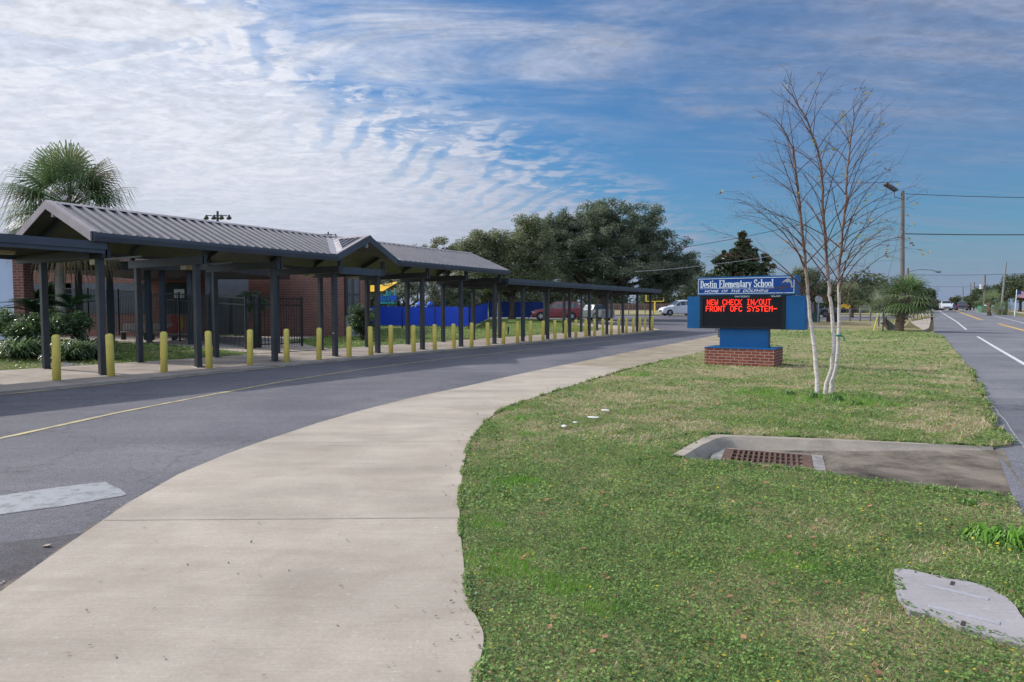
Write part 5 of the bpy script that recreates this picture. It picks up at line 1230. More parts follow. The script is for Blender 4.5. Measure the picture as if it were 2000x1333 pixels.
# ------------------------------------------------------------------ fences
def picket_fence(name, pts, hgt, label, mat=fence_m, gap=.12, every=2.3, fabric=None, lift=.08, group=None, tops=True):
    root = thing(name, pts[0], label, 'fence', group)
    rl = MB(); pk = MB(); nposts = []
    for a, b in zip(pts, pts[1:]):
        a = Vector(a); b = Vector(b); d = b-a; dh = Vector((d.x, d.y, 0)); Ln = dh.length; u = dh.normalized(); v = Vector((-u.y, u.x, 0)); n = max(1, round(Ln/every))
        for k in range(n):
            p = a.lerp(b, k/n); nposts.append(p)
        q = 1.0/max(1, int(Ln/gap)); f = q
        while f < 1:
            p = a.lerp(b, f); pk.box(p+Vector((0, 0, lift+(hgt-.04)/2)), .022, .022, hgt-.04, u, v); f += q
        sl = d.normalized(); zz = v.cross(sl)*-1
        if zz.z < 0: zz = -zz
        for h in (lift+.10, hgt-.28, hgt): rl.box((a+b)/2+Vector((0, 0, h)), d.length, .045, .045, sl, v, zz)
    nposts.append(Vector(pts[-1]))
    rl.build('rails', mat, root); pk.build('pickets', mat, root)
    for p in nposts:
        m = MB(); m.box(p+Vector((0, 0, hgt/2)), .075, .075, hgt+.12, u, v); m.box(p+Vector((0, 0, hgt/2+hgt/2+.08)), .095, .095, .035, u, v); m.build('post', mat, root)
    if fabric:
        m = MB()
        for a, b in zip(pts, pts[1:]):
            a = Vector(a); b = Vector(b); n = 12; u = (b-a); v = Vector((u.y, -u.x, 0)).normalized()
            if v.y > 0: v = -v
            for k in range(n):
                p = a.lerp(b, k/n)+v*(.05+.02*math.sin(k*1.3)); q = a.lerp(b, (k+1)/n)+v*(.05+.02*math.sin(k*1.3+1.3)); s = fabric[1]+.02*math.sin(k*.9); s2 = fabric[1]+.02*math.sin(k*.9+.9)
                m.quad(p+Vector((0, 0, fabric[0])), q+Vector((0, 0, fabric[0])), q+Vector((0, 0, s2)), p+Vector((0, 0, s)))
        m.build('fabric_screen', fabric[2], root)
    return root
fa = pt(118, 642, 34); fb_ = pt(296, 658, 31); fc = at(411, 672); fc = pt(411, 672, 28.6); fd = at(481, 684)
picket_fence('picket_fence', [fa, fb_, fc, fd], 2.1, 'black metal picket fence sloping down beside the school porch', gap=.115)
fe = at(500, 681); ff = at(590, 677)
picket_fence('picket_gate_fence', [at(497, 682), at(545, 680), at(590, 677)], 2.12, 'black picket gate section at the end of the concrete path, right of the sloping fence', gap=.14, every=1.0)
m = MB(); p = at(503, 681); m.box(p+Vector((0, 0, 1.1)), .24, .24, 2.25); m.box(p+Vector((0, 0, 2.25)), .28, .28, .05); tag(m.build('gate_post', fence_m), 'wide black square gate post between the fence and the gate', 'gate post')
blue_f = M('blue screen fabric', (.006, .060, .58), (.005, .048, .46), .6, .65, .2, 12)
blue_d = M('navy screen fabric', (.006, .032, .20), (.005, .025, .15), .6, .7, .2, 12)
Yf = 52.5; p0 = gx(722, Yf); p1 = gx(915, 51.5)
picket_fence('screened_fence', [p0, p1], 1.86, 'black picket fence with bright blue screen around the playground', gap=.16, fabric=(.22, 1.72, blue_f), every=3)
q0 = gx(917, 51.7); q1 = pt(952, 625, 64)
picket_fence('screened_fence', [q0, q1], 1.75, 'blue screened fence section climbing the grassy mound', gap=.16, fabric=(.1, 1.66, blue_f), every=3)
r0 = pt(955, 622, 66); r1 = pt(1068, 622, 72)
picket_fence('screened_fence', [r0, r1], 2.0, 'navy screened fence in the tree shade behind the red car', gap=.2, fabric=(.1, 1.75, blue_d), every=3.2)

# playground behind the blue fence
def sail():
    a, b, c, d = pt(655, 548, 57), pt(781, 549, 62), pt(748, 569, 58), pt(660, 572, 56)
    r = thing('shade_sail', gx(720, 57), 'yellow triangular shade sail over the playground', 'shade sail')
    n = 8; m = MB(); v = []
    for i in range(n+1):
        for j in range(n+1):
            u, w = i/n, j/n; top = a.lerp(b, u); bt = d.lerp(c, u); p = top.lerp(bt, w); s = math.sin(math.pi*u)*(1-w)*.9
            v.append(p+Vector((0, 0, -s*.5 if w < .5 else 0)))
    m.add(v, [(i*(n+1)+j, i*(n+1)+j+1, (i+1)*(n+1)+j+1, (i+1)*(n+1)+j) for i in range(n) for j in range(n)]); m.build('canvas', M('sail yellow', (.85, .50, .02), (.75, .42, .02), 1, .7), r)
    m = MB(); m.tube([b, pt(786, 546, 62.3)], .04, 5); m.build('cable', sign_white, r)
    m = MB(); p = gx(777, 62); m.tube([p, Vector((p.x, p.y, pt(777, 548, 62).z))], .11, 8); m.build('mast', metal_dark, r)
sail()
def playset():
    Y = 58; tq = M('turquoise play paint', (.02, .34, .36), (.015, .28, .30)); bl = M('play blue plastic', (.01, .10, .55), (.01, .08, .45))
    r = thing('play_structure', gx(758, Y), 'turquoise and blue playground climbing structure behind the blue fence', 'play structure')
    for px, ty in ((738, 575), (748, 578), (757, 568), (763, 570), (772, 567)):
        p = gx(px, Y+random.uniform(-.6, .6)); m = MB(); m.tube([p, Vector((p.x, p.y, pt(px, ty, Y).z))], .07, 8); m.build('post', tq, r)
    m = MB(); p = pt(755, 592, Y); m.box(p, 1.7, 1.3, .12); m.build('deck', tq, r)
    m = MB(); p = pt(752, 584, Y-.6); m.box(p, 1.1, .08, .5); p = pt(768, 583, Y-.6); m.box(p, .6, .3, .45); m.build('panel', bl, r)
    m = MB()
    for k in range(7): a = pt(745+k*3.0, 588, Y-.7); m.tube([a, a+Vector((.15*math.sin(k*2), 0, .6))], .03, 5)
    m.build('climbing_bars', tq, r)
playset()
for px, w, lab in ((821, .55, 'blue plastic play roof showing above the fence, left one'), (840, .35, 'small blue plastic play roof beside the larger one')):
    p = pt(px, 592, 57); r = MB(); r.lathe(Vector((p.x, p.y, p.z-.25)), [(w*.6, -1.2), (w*.55, -.1), (w, 0), (w*.75, .2), (w*.2, .38), (.01, .4)], 10); tag(r.build('play_roof', M('play blue plastic', (.01, .10, .55))), lab, 'play equipment')
m = MB(); p = gx(867, 57); m.tube([p, Vector((p.x, p.y, pt(867, 584, 57).z))], .14, 8); tag(m.build('blue_pole', M('play blue plastic', (.01, .10, .55))), 'bright blue play pole above the fence near the middle', 'pole')

# bare sapling and small marker post on the school lawn
def sapling():
    b = gx(973, 47); r = thing('sapling', b, 'small bare pale sapling on the lawn behind the walkway', 'sapling'); m = MB(); top = pt(972, 590, 47)
    m.tube([b, b.lerp(top, .5), top], [.05, .035, .01], 6)
    m.build('trunk', M('pale twig', (.32, .27, .22), (.24, .2, .17)), r); c = MB()
    for k in range(26):
        f = random.uniform(.35, 1); p = b.lerp(top, f); a = random.random()*6.28; e = random.uniform(.6, 1.2); l = .75*(1.2-f); d = Vector((math.cos(a)*math.cos(e), math.sin(a)*math.cos(e), math.sin(e))); c.tube([p, p+d*l*.5, p+d*l+Vector((0, 0, -.05))], [.014, .009, .004], 4)
    c.build('crown', M('pale twig', (.32, .27, .22)), r)
sapling()
m = MB(); p = gx(992.5, 41); m.vcyl(p, .055, p.z, p.z+.52, 10, dome=.03); tag(m.build('marker_post', M('dark green post', (.02, .035, .03))), 'short dark green marker post on the lawn right of the bare sapling', 'post')

# ------------------------------------------------------------------ vehicles
def vehicle(name, loc, yaw, kind, paint, label, cat, scale=1.0, zs=1.0):
    """x axis = forward, y = left; loc is the ground point under the centre"""
    root = thing(name, loc, label, cat); R_ = Matrix.Translation(loc) @ Matrix.Rotation(yaw, 4, 'Z') @ Matrix.Scale(scale, 4) @ Matrix.Diagonal((1, 1, zs, 1))
    def T(v): return R_ @ Vector(v)
    if kind == 'suv':
        Lc, Wd = 4.8, .93
        st = [(2.38, .42, .62, .66, .78, .70), (2.28, .30, .82, .86, .88, .74), (1.9, .24, .96, 1.0, .92, .78), (1.15, .22, 1.06, 1.09, .93, .78), (.95, .22, 1.09, 1.16, .93, .76), (.15, .22, 1.10, 1.72, .93, .66), (-.6, .22, 1.11, 1.77, .93, .67), (-1.6, .22, 1.12, 1.73, .93, .66), (-1.95, .24, 1.13, 1.68, .92, .65), (-2.30, .28, 1.13, 1.20, .90, .78), (-2.42, .42, .95, .98, .86, .76)]
        wh = (1.48, -1.42); r = .37
    else:   # pickup
        Lc, Wd = 5.6, .98
        st = [(2.85, .50, .80, .84, .84, .78), (2.75, .36, 1.05, 1.09, .95, .86), (2.2, .30, 1.16, 1.20, .98, .86), (1.35, .30, 1.20, 1.24, .98, .84), (1.15, .30, 1.22, 1.30, .98, .80), (.5, .30, 1.23, 1.86, .98, .70), (-.9, .30, 1.24, 1.88, .98, .70), (-1.2, .30, 1.24, 1.80, .98, .69), (-1.28, .30, 1.24, 1.26, .98, .94), (-2.75, .34, 1.24, 1.26, .98, .94), (-2.85, .45, 1.20, 1.22, .96, .92)]
        wh = (1.85, -1.75); r = .42
    def ring(s):
        x, zb, zl, zt, w, wr = s
        return [(x, -w*.9, zb), (x, -w*.99, zb+.12), (x, -w, (zb+zl)/2+.05), (x, -w*.985, zl), (x, -wr, zt-.05), (x, -wr*.85, zt), (x, 0, zt+.025), (x, wr*.85, zt), (x, wr, zt-.05), (x, w*.985, zl), (x, w, (zb+zl)/2+.05), (x, w*.99, zb+.12), (x, w*.9, zb)]
    m = MB(); rs = [ring(s) for s in st]; n = 13; v = [T(p) for rg in rs for p in rg]
    f = [(i*n+k, i*n+k+1, (i+1)*n+k+1, (i+1)*n+k) for i in range(len(st)-1) for k in range(n-1)]+[(i*n+n-1, i*n, (i+1)*n, (i+1)*n+n-1) for i in range(len(st)-1)]+[tuple(range(n)), tuple(range((len(st)-1)*n, len(st)*n))]
    m.add(v, f); m.build('body', paint, root, smooth=False)
    # windows
    def lerp(a, b, t): return tuple(a[i]+(b[i]-a[i])*t for i in range(3))
    def side(i0, i1, sg, t0=.12, t1=.86, a=.06, b=.94):
        A_, B_ = rs[i0], rs[i1]; k = (3, 4) if sg < 0 else (9, 8)
        c = [lerp(lerp(A_[k[0]], B_[k[0]], a), lerp(A_[k[1]], B_[k[1]], a), t0), lerp(lerp(A_[k[0]], B_[k[0]], b), lerp(A_[k[1]], B_[k[1]], b), t0), lerp(lerp(A_[k[0]], B_[k[0]], b), lerp(A_[k[1]], B_[k[1]], b), t1), lerp(lerp(A_[k[0]], B_[k[0]], a), lerp(A_[k[1]], B_[k[1]], a), t1)]
        g = MB(); g.plate([T((p[0], p[1]+sg*.012, p[2])) for p in c], T((0, sg, 0))-T((0, 0, 0)), .006); g.build('window', glass_m, root)
    prs = [(4, 5, .35, .98), (5, 6, .05, .95), (6, 7, .04, .96), (7, 8, .02, .9)] if kind == 'suv' else [(4, 5, .35, .98), (5, 6, .05, .48), (5, 6, .53, .97)]
    for sg in (-1, 1):
        for i0, i1, a, b in prs: side(i0, i1, sg, a=a, b=b)
    for (i0, i1, nm, off) in ((4, 5, 'windscreen', .02), ((8, 9, 'rear_window', -.02) if kind == 'suv' else (7, 8, 'rear_window', -.02))):
        A_, B_ = rs[i0], rs[i1]; q = lambda P, t, s_: (P[6][0], (P[4][1] if s_ < 0 else P[8][1])*.93, P[5][2])
        a0 = lerp(q(A_, 0, -1), q(B_, 0, -1), .08); a1 = lerp(q(A_, 0, 1), q(B_, 0, 1), .08); b1 = lerp(q(A_, 0, 1), q(B_, 0, 1), .9); b0 = lerp(q(A_, 0, -1), q(B_, 0, -1), .9)
        nv = Vector((off*1.5, 0, .03)); g = MB(); g.plate([T(Vector(p)+nv) for p in (a0, a1, b1, b0)], T((off, 0, .01))-T((0, 0, 0)), .6); g.build(nm, glass_m, root)
    fx = st[0][0]; rx = st[-1][0]
    for sg in (-1, 1):
        g = MB(); g.hexa([T((x, y*sg, z)) for z in (.66, .82) for x, y in ((fx-.30, .86), (fx-.06, .56), (fx-.02, .56), (fx-.22, .90))]); g.build('headlight', M('headlight lens', (.75, .75, .72), (.6, .6, .6), 3, .1), root)
        g = MB(); g.hexa([T((x, y*sg, z)) for z in (.82, 1.08) for x, y in ((rx+.26, .92), (rx+.02, .88), (rx-.03, .62), (rx+.1, .62))]); g.build('taillight', M('taillight red', (.45, .02, .02), (.35, .015, .015), 3, .2), root)
        g = MB(); g.box(T((.95 if kind == 'suv' else 1.1, sg*(Wd+.10), 1.12 if kind == 'suv' else 1.3)), .16*scale, .2*scale, .14*scale); g.build('mirror', paint, root)
    g = MB(); g.hexa([T(p) for z in (.46, .64) for p in ((fx+.0, -.5, z), (fx+.03, -.5, z), (fx+.03, .5, z), (fx+.0, .5, z))]); g.build('grille', M('grille black', (.02, .02, .02)), root)
    for sg, nm in ((1, 'front'), (-1, 'rear')):
        g = MB(); x = fx+.01 if sg > 0 else rx-.02; g.hexa([T(p) for z in (.34, .46) for p in ((x-.04, -Wd*.9, z), (x+.04, -Wd*.9, z), (x+.04, Wd*.9, z), (x-.04, Wd*.9, z))]); g.build('bumper', M('bumper grey', (.25, .25, .26)), root)
    ax = (T((0, 1, 0))-T((0, 0, 0))).normalized()
    for x in wh:
        for sg in (-1, 1):
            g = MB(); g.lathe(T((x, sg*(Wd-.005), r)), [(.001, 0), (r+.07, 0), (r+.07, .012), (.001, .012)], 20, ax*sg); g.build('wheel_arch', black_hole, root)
            w = MB(); c = T((x, sg*(Wd-.2), r)); w.lathe(c, [(r*.6, 0), (r*.96, 0), (r, .03), (r, .19), (r*.96, .225), (r*.62, .23), (r*.62, .2)], 22, ax*sg); wl = w.build('wheel', rubber, root)
            h = MB(); h.lathe(T((x, sg*(Wd-.2+.0), r)), [(.001, .17), (r*.60, .17), (r*.61, .228), (r*.54, .23), (r*.54, .205), (.001, .205)], 20, ax*sg); h.build('rim', M('dark rim', (.06, .06, .065)), wl)  # plain dark rim behind the spokes
            sp_ = MB()
            for k in range(5):
                a = k*1.2566; d = Vector((math.cos(a), 0, math.sin(a))); e = Vector((-d.z, 0, d.x)); P = [T(Vector((x, sg*(Wd+.014), r))+d*q*r+e*w_*r) for q, w_ in ((.05, -.09), (.56, -.13), (.56, .13), (.05, .09))]
                sp_.plate(P, ax*sg, .018)
            sp_.build('spokes', chrome, wl)
    return root
red = M('maroon car paint', (.17, .018, .028), (.13, .012, .02), 2, .25, coat=.5); wht = M('white car paint', (.62, .64, .68), (.56, .58, .62), 2, .3, coat=.4)
silv = M('silver car paint', (.17, .19, .20), (.14, .155, .165), 2, .3, coat=.4); dkp = M('dark car paint', (.02, .025, .05), (.015, .018, .04), 2, .25, coat=.5)
p = gx(1087, 63.5); p.z = pt(1087, 625.5, 63.5).z; vehicle('red_suv', p, math.radians(176), 'suv', red, 'maroon suv parked beyond the lawn, seen through the walkway posts', 'car', 1.02)
p = gx(1158, 69); vehicle('silver_pickup', p, math.radians(120), 'pickup', silv, 'silver pickup truck parked beyond the maroon car, mostly behind posts', 'pickup truck', .9)
p = gx(1326, 88); p.z = pt(1326, 617.5, 88).z; vehicle('white_suv', p, math.radians(186), 'suv', wht, 'white suv parked at the far side of the lot, its rear behind the sign', 'car', 1.08, 1.12)
p = gx(1847, 128); p.z = pt(1847, 606.5, 128).z; vehicle('white_pickup', p, math.radians(-90)-TH+math.radians(3), 'pickup', wht, 'white pickup truck driving towards the camera on the main road', 'pickup truck')
p = gx(1879, 137); p.z = pt(1879, 606.2, 137).z; vehicle('dark_suv', p, math.radians(90)-TH, 'suv', dkp, 'dark suv driving away on the main road', 'car')
p = gx(1861, 168); vehicle('purple_car', p, math.radians(-90)-TH, 'suv', M('violet car paint', (.06, .04, .14)), 'small violet car following right behind the white pickup', 'car', .9)
p = gx(1586, 82); p.z = pt(1586, 617, 82).z; vehicle('parked_car', p, math.radians(4), 'suv', dkp, 'dark parked car just right of the sign, behind the left birch trunk', 'car', .82)

def loader():
    b = gx(1650, 100); b.z = pt(1650, 611, 100).z; yel = M('loader yellow', (.75, .42, .02), (.62, .33, .02)); r = thing('yellow_loader', b, 'small yellow loader parked on the field seen between birch and palm', 'loader')
    m = MB(); m.box(b+Vector((.1, 0, .95)), 1.5, 1.2, .7); m.hexa([b+Vector(p) for p in ((-.9, -.6, .6), (-.6, -.6, .6), (-.6, .6, .6), (-.9, .6, .6), (-.8, -.5, 1.2), (-.6, -.5, 1.2), (-.6, .5, 1.2), (-.8, .5, 1.2))]); m.build('body', yel, r)
    m = MB()
    for sx in (-.5, .1):
        for sy in (-.5, .5): m.tube([b+Vector((sx, sy, 1.3)), b+Vector((sx, sy, 2.1))], .05, 5)
    m.box(b+Vector((-.2, 0, 2.13)), .9, 1.2, .08); m.build('cab', yel, r)
    for sx in (-.55, .6):
        m = MB(); m.lathe(b+Vector((sx, -.7, .4)), [(.001, 0), (.42, 0), (.42, .25), (.001, .25)], 14, (0, 1, 0)); m.build('wheel', rubber, r)
    m = MB(); m.hexa([b+Vector(p) for p in ((1.4, -.9, .1), (2.4, -.9, .1), (2.4, .9, .1), (1.4, .9, .1), (1.2, -.9, .8), (2.4, -.9, .6), (2.4, .9, .6), (1.2, .9, .8))]); m.build('bucket', metal_dark, r)
loader()

# ------------------------------------------------------------------ poles, wires, street furniture
def upole(name, px, Y, ytop, label, r=.15, lean=0, arm=False, mat=pole_wood, extra=None, cat='utility pole'):
    b = gx(px, Y); t = pt(px+lean, ytop, Y); root = thing(name, b, label, cat); m = MB(); m.tube([b-Vector((0, 0, .3)), t], [r*1.1, r*.8], 10); m.build('shaft', mat, root)
    if extra: extra(root, b, t)
    return root, b, t
def flood(root, b, t):
    m = MB(); m.tube([t+Vector((0, 0, -.75)), t+Vector((-.75, 0, -.6)), t+Vector((-.8, 0, .1))], .035, 6); m.build('bracket', metal_dark, root)
    m = MB(); d = Vector((-.85, 0, .52)).normalized(); c = t+Vector((-1.15, 0, .33)); m.box(c, 1.25, .55, .22, d, (0, 1, 0), d.cross(Vector((0, 1, 0)))); m.build('floodlight', metal_dark, root)
    m = MB(); m.box(t+Vector((0, -.14, -3.55)), .25, .06, .12); m.build('wire_clamp', grey_box, root)
_, pb, ptop = upole('utility_pole', 1763, 62, 373, 'tall grey wooden utility pole with a floodlight rising behind the short palm', .20, 0, extra=flood)
def streetlamp():
    b = gx(1771, 70); r = thing('street_lamp', b, 'street lamp with a long thin arm reaching right behind the short palm', 'street lamp')
    zt = pt(1772, 524, 70).z; m = MB(); m.tube([b, Vector((b.x, b.y, zt))], [.16, .11], 9); m.build('pole', pole_wood, r)
    a = Vector((b.x, b.y, zt-.4)); e = pt(1833, 531, 70); m = MB(); m.tube([a, a.lerp(e, .4)+Vector((0, 0, .25)), a.lerp(e, .75)+Vector((0, 0, .18)), e], .04, 6); m.build('arm', grey_box, r)
    m = MB(); m.tube([e+Vector((-.35, 0, .02)), e+Vector((0, 0, -.02)), e+Vector((.3, 0, -.03))], [.06, .16, .05], 8); m.build('lamp_head', grey_box, r)
streetlamp()
def wire(a, b, sag, label, r=.012, mat=wire_m):
    m = MB(); n = 26; pts = [Vector(a).lerp(Vector(b), k/n)-Vector((0, 0, sag*4*(k/n)*(1-k/n))) for k in range(n+1)]; m.tube(pts, r, 4); o = m.build('overhead_wire', mat); tag(o, label, 'wire')
wire(pt(1768, 379, 62), pt(2300, 384, 62), .25, 'upper overhead wire running right from the pole top', .03)
wire(pt(1768, 457, 62), pt(2300, 452, 62), .2, 'thick lower overhead wire running right from the pole', .045)
wire(pt(1758, 355, 62.1), pt(1600, 356, 59), .1, 'short overhead wire running left from the pole through the birch', .02)
wire(pt(985, 519, 55), pt(1560, 440, 61), .6, 'long sagging wire crossing in front of the big oak', .022)
wire(pt(1240, 531, 60), pt(1640, 474, 62), .4, 'wire crossing in front of the magnolia', .022, M('pale wire', (.30, .32, .34)))
wire(pt(1775, 537, 70), pt(2200, 520, 80), .4, 'thin distant wire over the road beside the street lamp', .02)
wire(pt(1775, 560, 110), pt(2300, 552, 110), .3, 'lowest distant wire over the road', .02)
for px, Y, yt, lean, r, lab, mat in [(1955, 118, 512, 10, .17, 'tall leaning grey-green pole across the road', grey_box), (1922, 150, 537, 2, .22, 'brown utility pole behind the far trees left of the leaning pole', pole_wood), (1902, 190, 551, 1, .18, 'more distant utility pole above the trees', pole_wood), (1895, 210, 553, 1, .15, 'thin distant pole left of the others', pole_wood), (1881, 215, 561, 0, .15, 'farthest pole near the road crest', pole_wood)]:
    upole('distant_pole', px, Y, yt, lab, r, lean, mat=mat)
def transformer():
    p = pt(1921, 560, 150); m = MB(); m.vcyl(p+Vector((-.5, 0, 0)), .4, p.z-.6, p.z+.5, 10); tag(m.build('transformer_can', M('pale can', (.5, .5, .52))), 'pale transformer can hanging on the brown utility pole', 'transformer')
transformer()
def stadium_light(px, ytop, Y, label, nl):
    t = pt(px, ytop, Y); b = gx(px, Y); root = thing('stadium_light', b, label, 'light pole'); m = MB(); m.tube([b, t], [.25, .13], 8); m.build('pole', metal_dark, root)
    m = MB(); c = t-Vector((0, 0, .5)); m.box(c, 2.4*nl/4, .1, .1); m.build('crossarm', metal_dark, root)
    for k in range(nl):
        x = (-1.3+2.6*k/(nl-1))*nl/4; m = MB(); m.tube([c+Vector((x, 0, .05)), c+Vector((x, -.1, -.1)), c+Vector((x+.08, -.2, -.35))], [.12, .2, .3], 8); m.build('lamp', metal_dark, root)
stadium_light(425, 413, 75, 'tall light pole with four lamps above the left roof ridge', 4); stadium_light(641, 453, 120, 'distant light pole above the roof left of the front gable', 4)
def goalpost():
    Y = 118; yel = M('goalpost yellow', (.75, .55, .06), (.65, .47, .05)); b = gx(1279, Y); r = thing('goal_post', b, 'yellow football goal post on the field beyond the lot', 'goal post')
    zc_ = pt(1279, 589, Y).z; xl = pt(1262, 589, Y).x; xr = pt(1296, 589, Y).x; zt = pt(1296, 570, Y).z+1.0
    m = MB(); m.tube([b, Vector((b.x, b.y, zc_))], .14, 8); m.build('base_post', yel, r)
    m = MB(); m.tube([Vector((xl, Y, zc_)), Vector((xr, Y, zc_))], .09, 6); m.build('crossbar', yel, r)
    for x in (xl, xr):
        m = MB(); m.tube([Vector((x, Y, zc_)), Vector((x, Y, zt))], .09, 6); m.build('upright', yel, r)
goalpost()
def long_fence(name, a, b, h, n, label, mat, solid=True, post_w=.12, rails=(.5, 1.0)):
    a = Vector(a); b = Vector(b); r = thing(name, a, label, 'fence'); u = (b-a).normalized(); v = Vector((-u.y, u.x, 0))
    if solid:
        m = MB(); m.box((a+b)/2+Vector((0, 0, h/2)), (b-a).length, .05, h, u, v); m.build('panel', mat, r)
    else:
        m = MB()
        for q in rails: m.tube([a+Vector((0, 0, h*q)), b+Vector((0, 0, h*q))], .02, 4)
        m.build('wires', grey_box, r)
    for k in range(n+1):
        p = a.lerp(b, k/n); m = MB(); m.box(p+Vector((0, 0, h/2)), post_w, post_w, h+.1, u, v); m.build('post', pole_wood, r)
long_fence('field_wall', gx(1560, 112), gx(1800, 112), .85, 12, 'long low dark fence across the back of the field right of the sign', M('dark fence panel', (.07, .065, .06)))
long_fence('field_rail', gx(1180, 100), gx(1340, 100), 1.5, 10, 'low dark chain link fence between the lot and the ball field', M('brown windscreen', (.10, .055, .04)), False)
long_fence('infield_wall', gx(1180, 150), gx(1400, 150), 1.6, 12, 'brown low wall at the far side of the ball field', M('brown windscreen', (.10, .055, .04)))
long_fence('wooden_fence', gx(1600, 66), gx(1700, 66), 1.25, 5, 'wire fence on wooden posts at the field edge behind the birch', pole_wood, False, .14)
for px, lab in ((1590, 'black bin right of the sign behind the left birch trunk'), (1627, 'black bin between the birch trunks')):
    b = gx(px, 64); m = MB(); w = .5 if px > 1600 else .45
    m.hexa([b+Vector(p) for p in ((-w*.9, -.35, .0), (w*.9, -.35, .0), (w*.9, .35, .0), (-w*.9, .35, .0), (-w, -.4, .85), (w, -.4, .85), (w, .4, .85), (-w, .4, .85))]); m.box(b+Vector((0, 0, .88)), w*2.1, .86, .06)
    tag(m.build('waste_bin', M('dark green bin', (.02, .05, .045)) if px < 1600 else M('black bin', (.02, .02, .025))), lab, 'bin')
def stop_back():
    b = gx(1598, 60); r = thing('road_sign', b, 'back of a grey octagonal road sign on a post, behind the left birch trunk', 'road sign'); t = pt(1599, 585, 60)
    m = MB(); m.tube([b, t+Vector((0, 0, .3))], .035, 6); m.build('post', grey_box, r)
    m = MB(); m.plate([t+Vector((.36*math.cos(math.pi/8+k*math.pi/4), 0, .36*math.sin(math.pi/8+k*math.pi/4))) for k in range(8)], (0, 1, 0), .01); m.build('plate', M('sign back grey', (.28, .29, .32)), r)
stop_back()
def small_posts():
    b = gx(1725.5, 46); m = MB(); m.tube([b, Vector((b.x, b.y, pt(1726, 592, 46).z))], .045, 8); tag(m.build('steel_post', metal_dark), 'thin dark steel post standing in front of the short palm', 'post')
    b = gx(1717, 55); m = MB(); m.tube([b, Vector((b.x, b.y, pt(1717, 610, 55).z))], .05, 8); tag(m.build('dark_post', metal_dark), 'dark post at the sidewalk corner left of the tilted panel', 'post')
    b = gx(1707.5, 47.5); t = pt(1716, 612, 47.5); m = MB(); m.tube([b, t], .045, 8); tag(m.build('guy_guard', M('guy guard yellow', (.62, .52, .08))), 'yellow guy wire guard leaning left of the short palm', 'guy guard')
    wire(t, ptop-Vector((0, 0, 3)), .0, 'steel guy wire rising from the yellow guard to the pole', .012)
    c = pt(1736, 636, 49.5); m = MB(); d = Vector((.62, 0, -.5)).normalized(); m.box(c, 1.25, .35, .45, d, (0, 1, 0), d.cross(Vector((0, 1, 0)))); tag(m.build('tilted_cabinet', grey_box), 'tilted grey utility cabinet leaning against the short palm base', 'utility cabinet')
small_posts()
def across_road():
    b = gx(1919, 118); m = MB(); m.hexa([b+Vector(p) for p in ((-.45, -.4, 0), (.45, -.4, 0), (.45, .4, 0), (-.45, .4, 0), (-.55, -.5, 1.1), (.55, -.5, 1.1), (.55, .5, 1.1), (-.55, .5, 1.1))]); m.box(b+Vector((0, 0, 1.15)), 1.2, 1.1, .08)
    tag(m.build('green_bin', M('bin green', (.01, .22, .13))), 'green wheelie bin at the far roadside', 'bin')
    for px, lab in ((1928, 'white mailbox right of the green bin'), (1936, 'white mailbox nearest the palmetto clump')):
        b = gx(px, 120); r = thing('mailbox', b, lab, 'mailbox'); m = MB(); m.box(b+Vector((0, 0, .5)), .12, .12, 1.0); m.build('post', sign_white, r); m = MB(); m.box(b+Vector((0, 0, 1.15)), .5, .8, .4); m.build('box', sign_white, r)
    for k, (px, lab) in enumerate(((1952, 'left palmetto clump beside the mailboxes'), (1963, 'right palmetto clump by the leaning pole'))):
        b = gx(px, 100); fan_palm('palmetto', b, b+Vector((0, 0, .7)), .25, 26, 1.5, lab, low=-25, nleaf=14, trunk_mat=palm_boot, group='palmettos across the road')
    b = gx(1992, 88); fan_palm('roadside_palm', b+Vector((.3, 6, 0)), b+Vector((.3, 6, 1.9)), .25, 34, 2.0, 'yellow-green palm under the flag at the right edge', mats=[palm_l[1], palm_l[1], palm_l[2]], low=-35, nleaf=14, trunk_mat=palm_boot)
    b = gx(1982, 88); r = thing('flag_pole', b, 'thin white flagpole with a striped flag at the right edge', 'flagpole'); t = pt(1986, 566, 88); m = MB(); m.tube([b, t], .05, 7); m.build('pole', sign_white, r)
    fl = MB(); n = 13; u0 = t+Vector((.05, 0, -.2)); Lf, Hf = 1.75, .92; ns = 13
    mats = [M('flag red', (.50, .12, .14)), M('flag white', (.62, .55, .60)), M('flag navy', (.03, .05, .20))]
    def fp(u, v): return u0+Vector((u*Lf, .12*math.sin(u*7), -v*Hf-.12*u+.05*math.sin(u*6)))
    for i in range(14):
        for j in range(ns):
            fl.mi = 2 if (i < 5 and j < 7) else j % 2; fl.quad(fp(i/14, j/ns), fp((i+1)/14, j/ns), fp((i+1)/14, (j+1)/ns), fp(i/14, (j+1)/ns))
    fl.build('flag', mats, r)
    b = gx(1945, 108); r = thing('street_sign', b, 'green street name sign on a post across the road', 'street sign'); t = pt(1945, 588, 108); m = MB(); m.tube([b, t], .035, 6); m.build('post', grey_box, r); m = MB(); m.box(t+Vector((0, 0, .1)), .75, .03, .22); m.build('plate', M('street sign green', (.01, .25, .18)), r)
across_road()
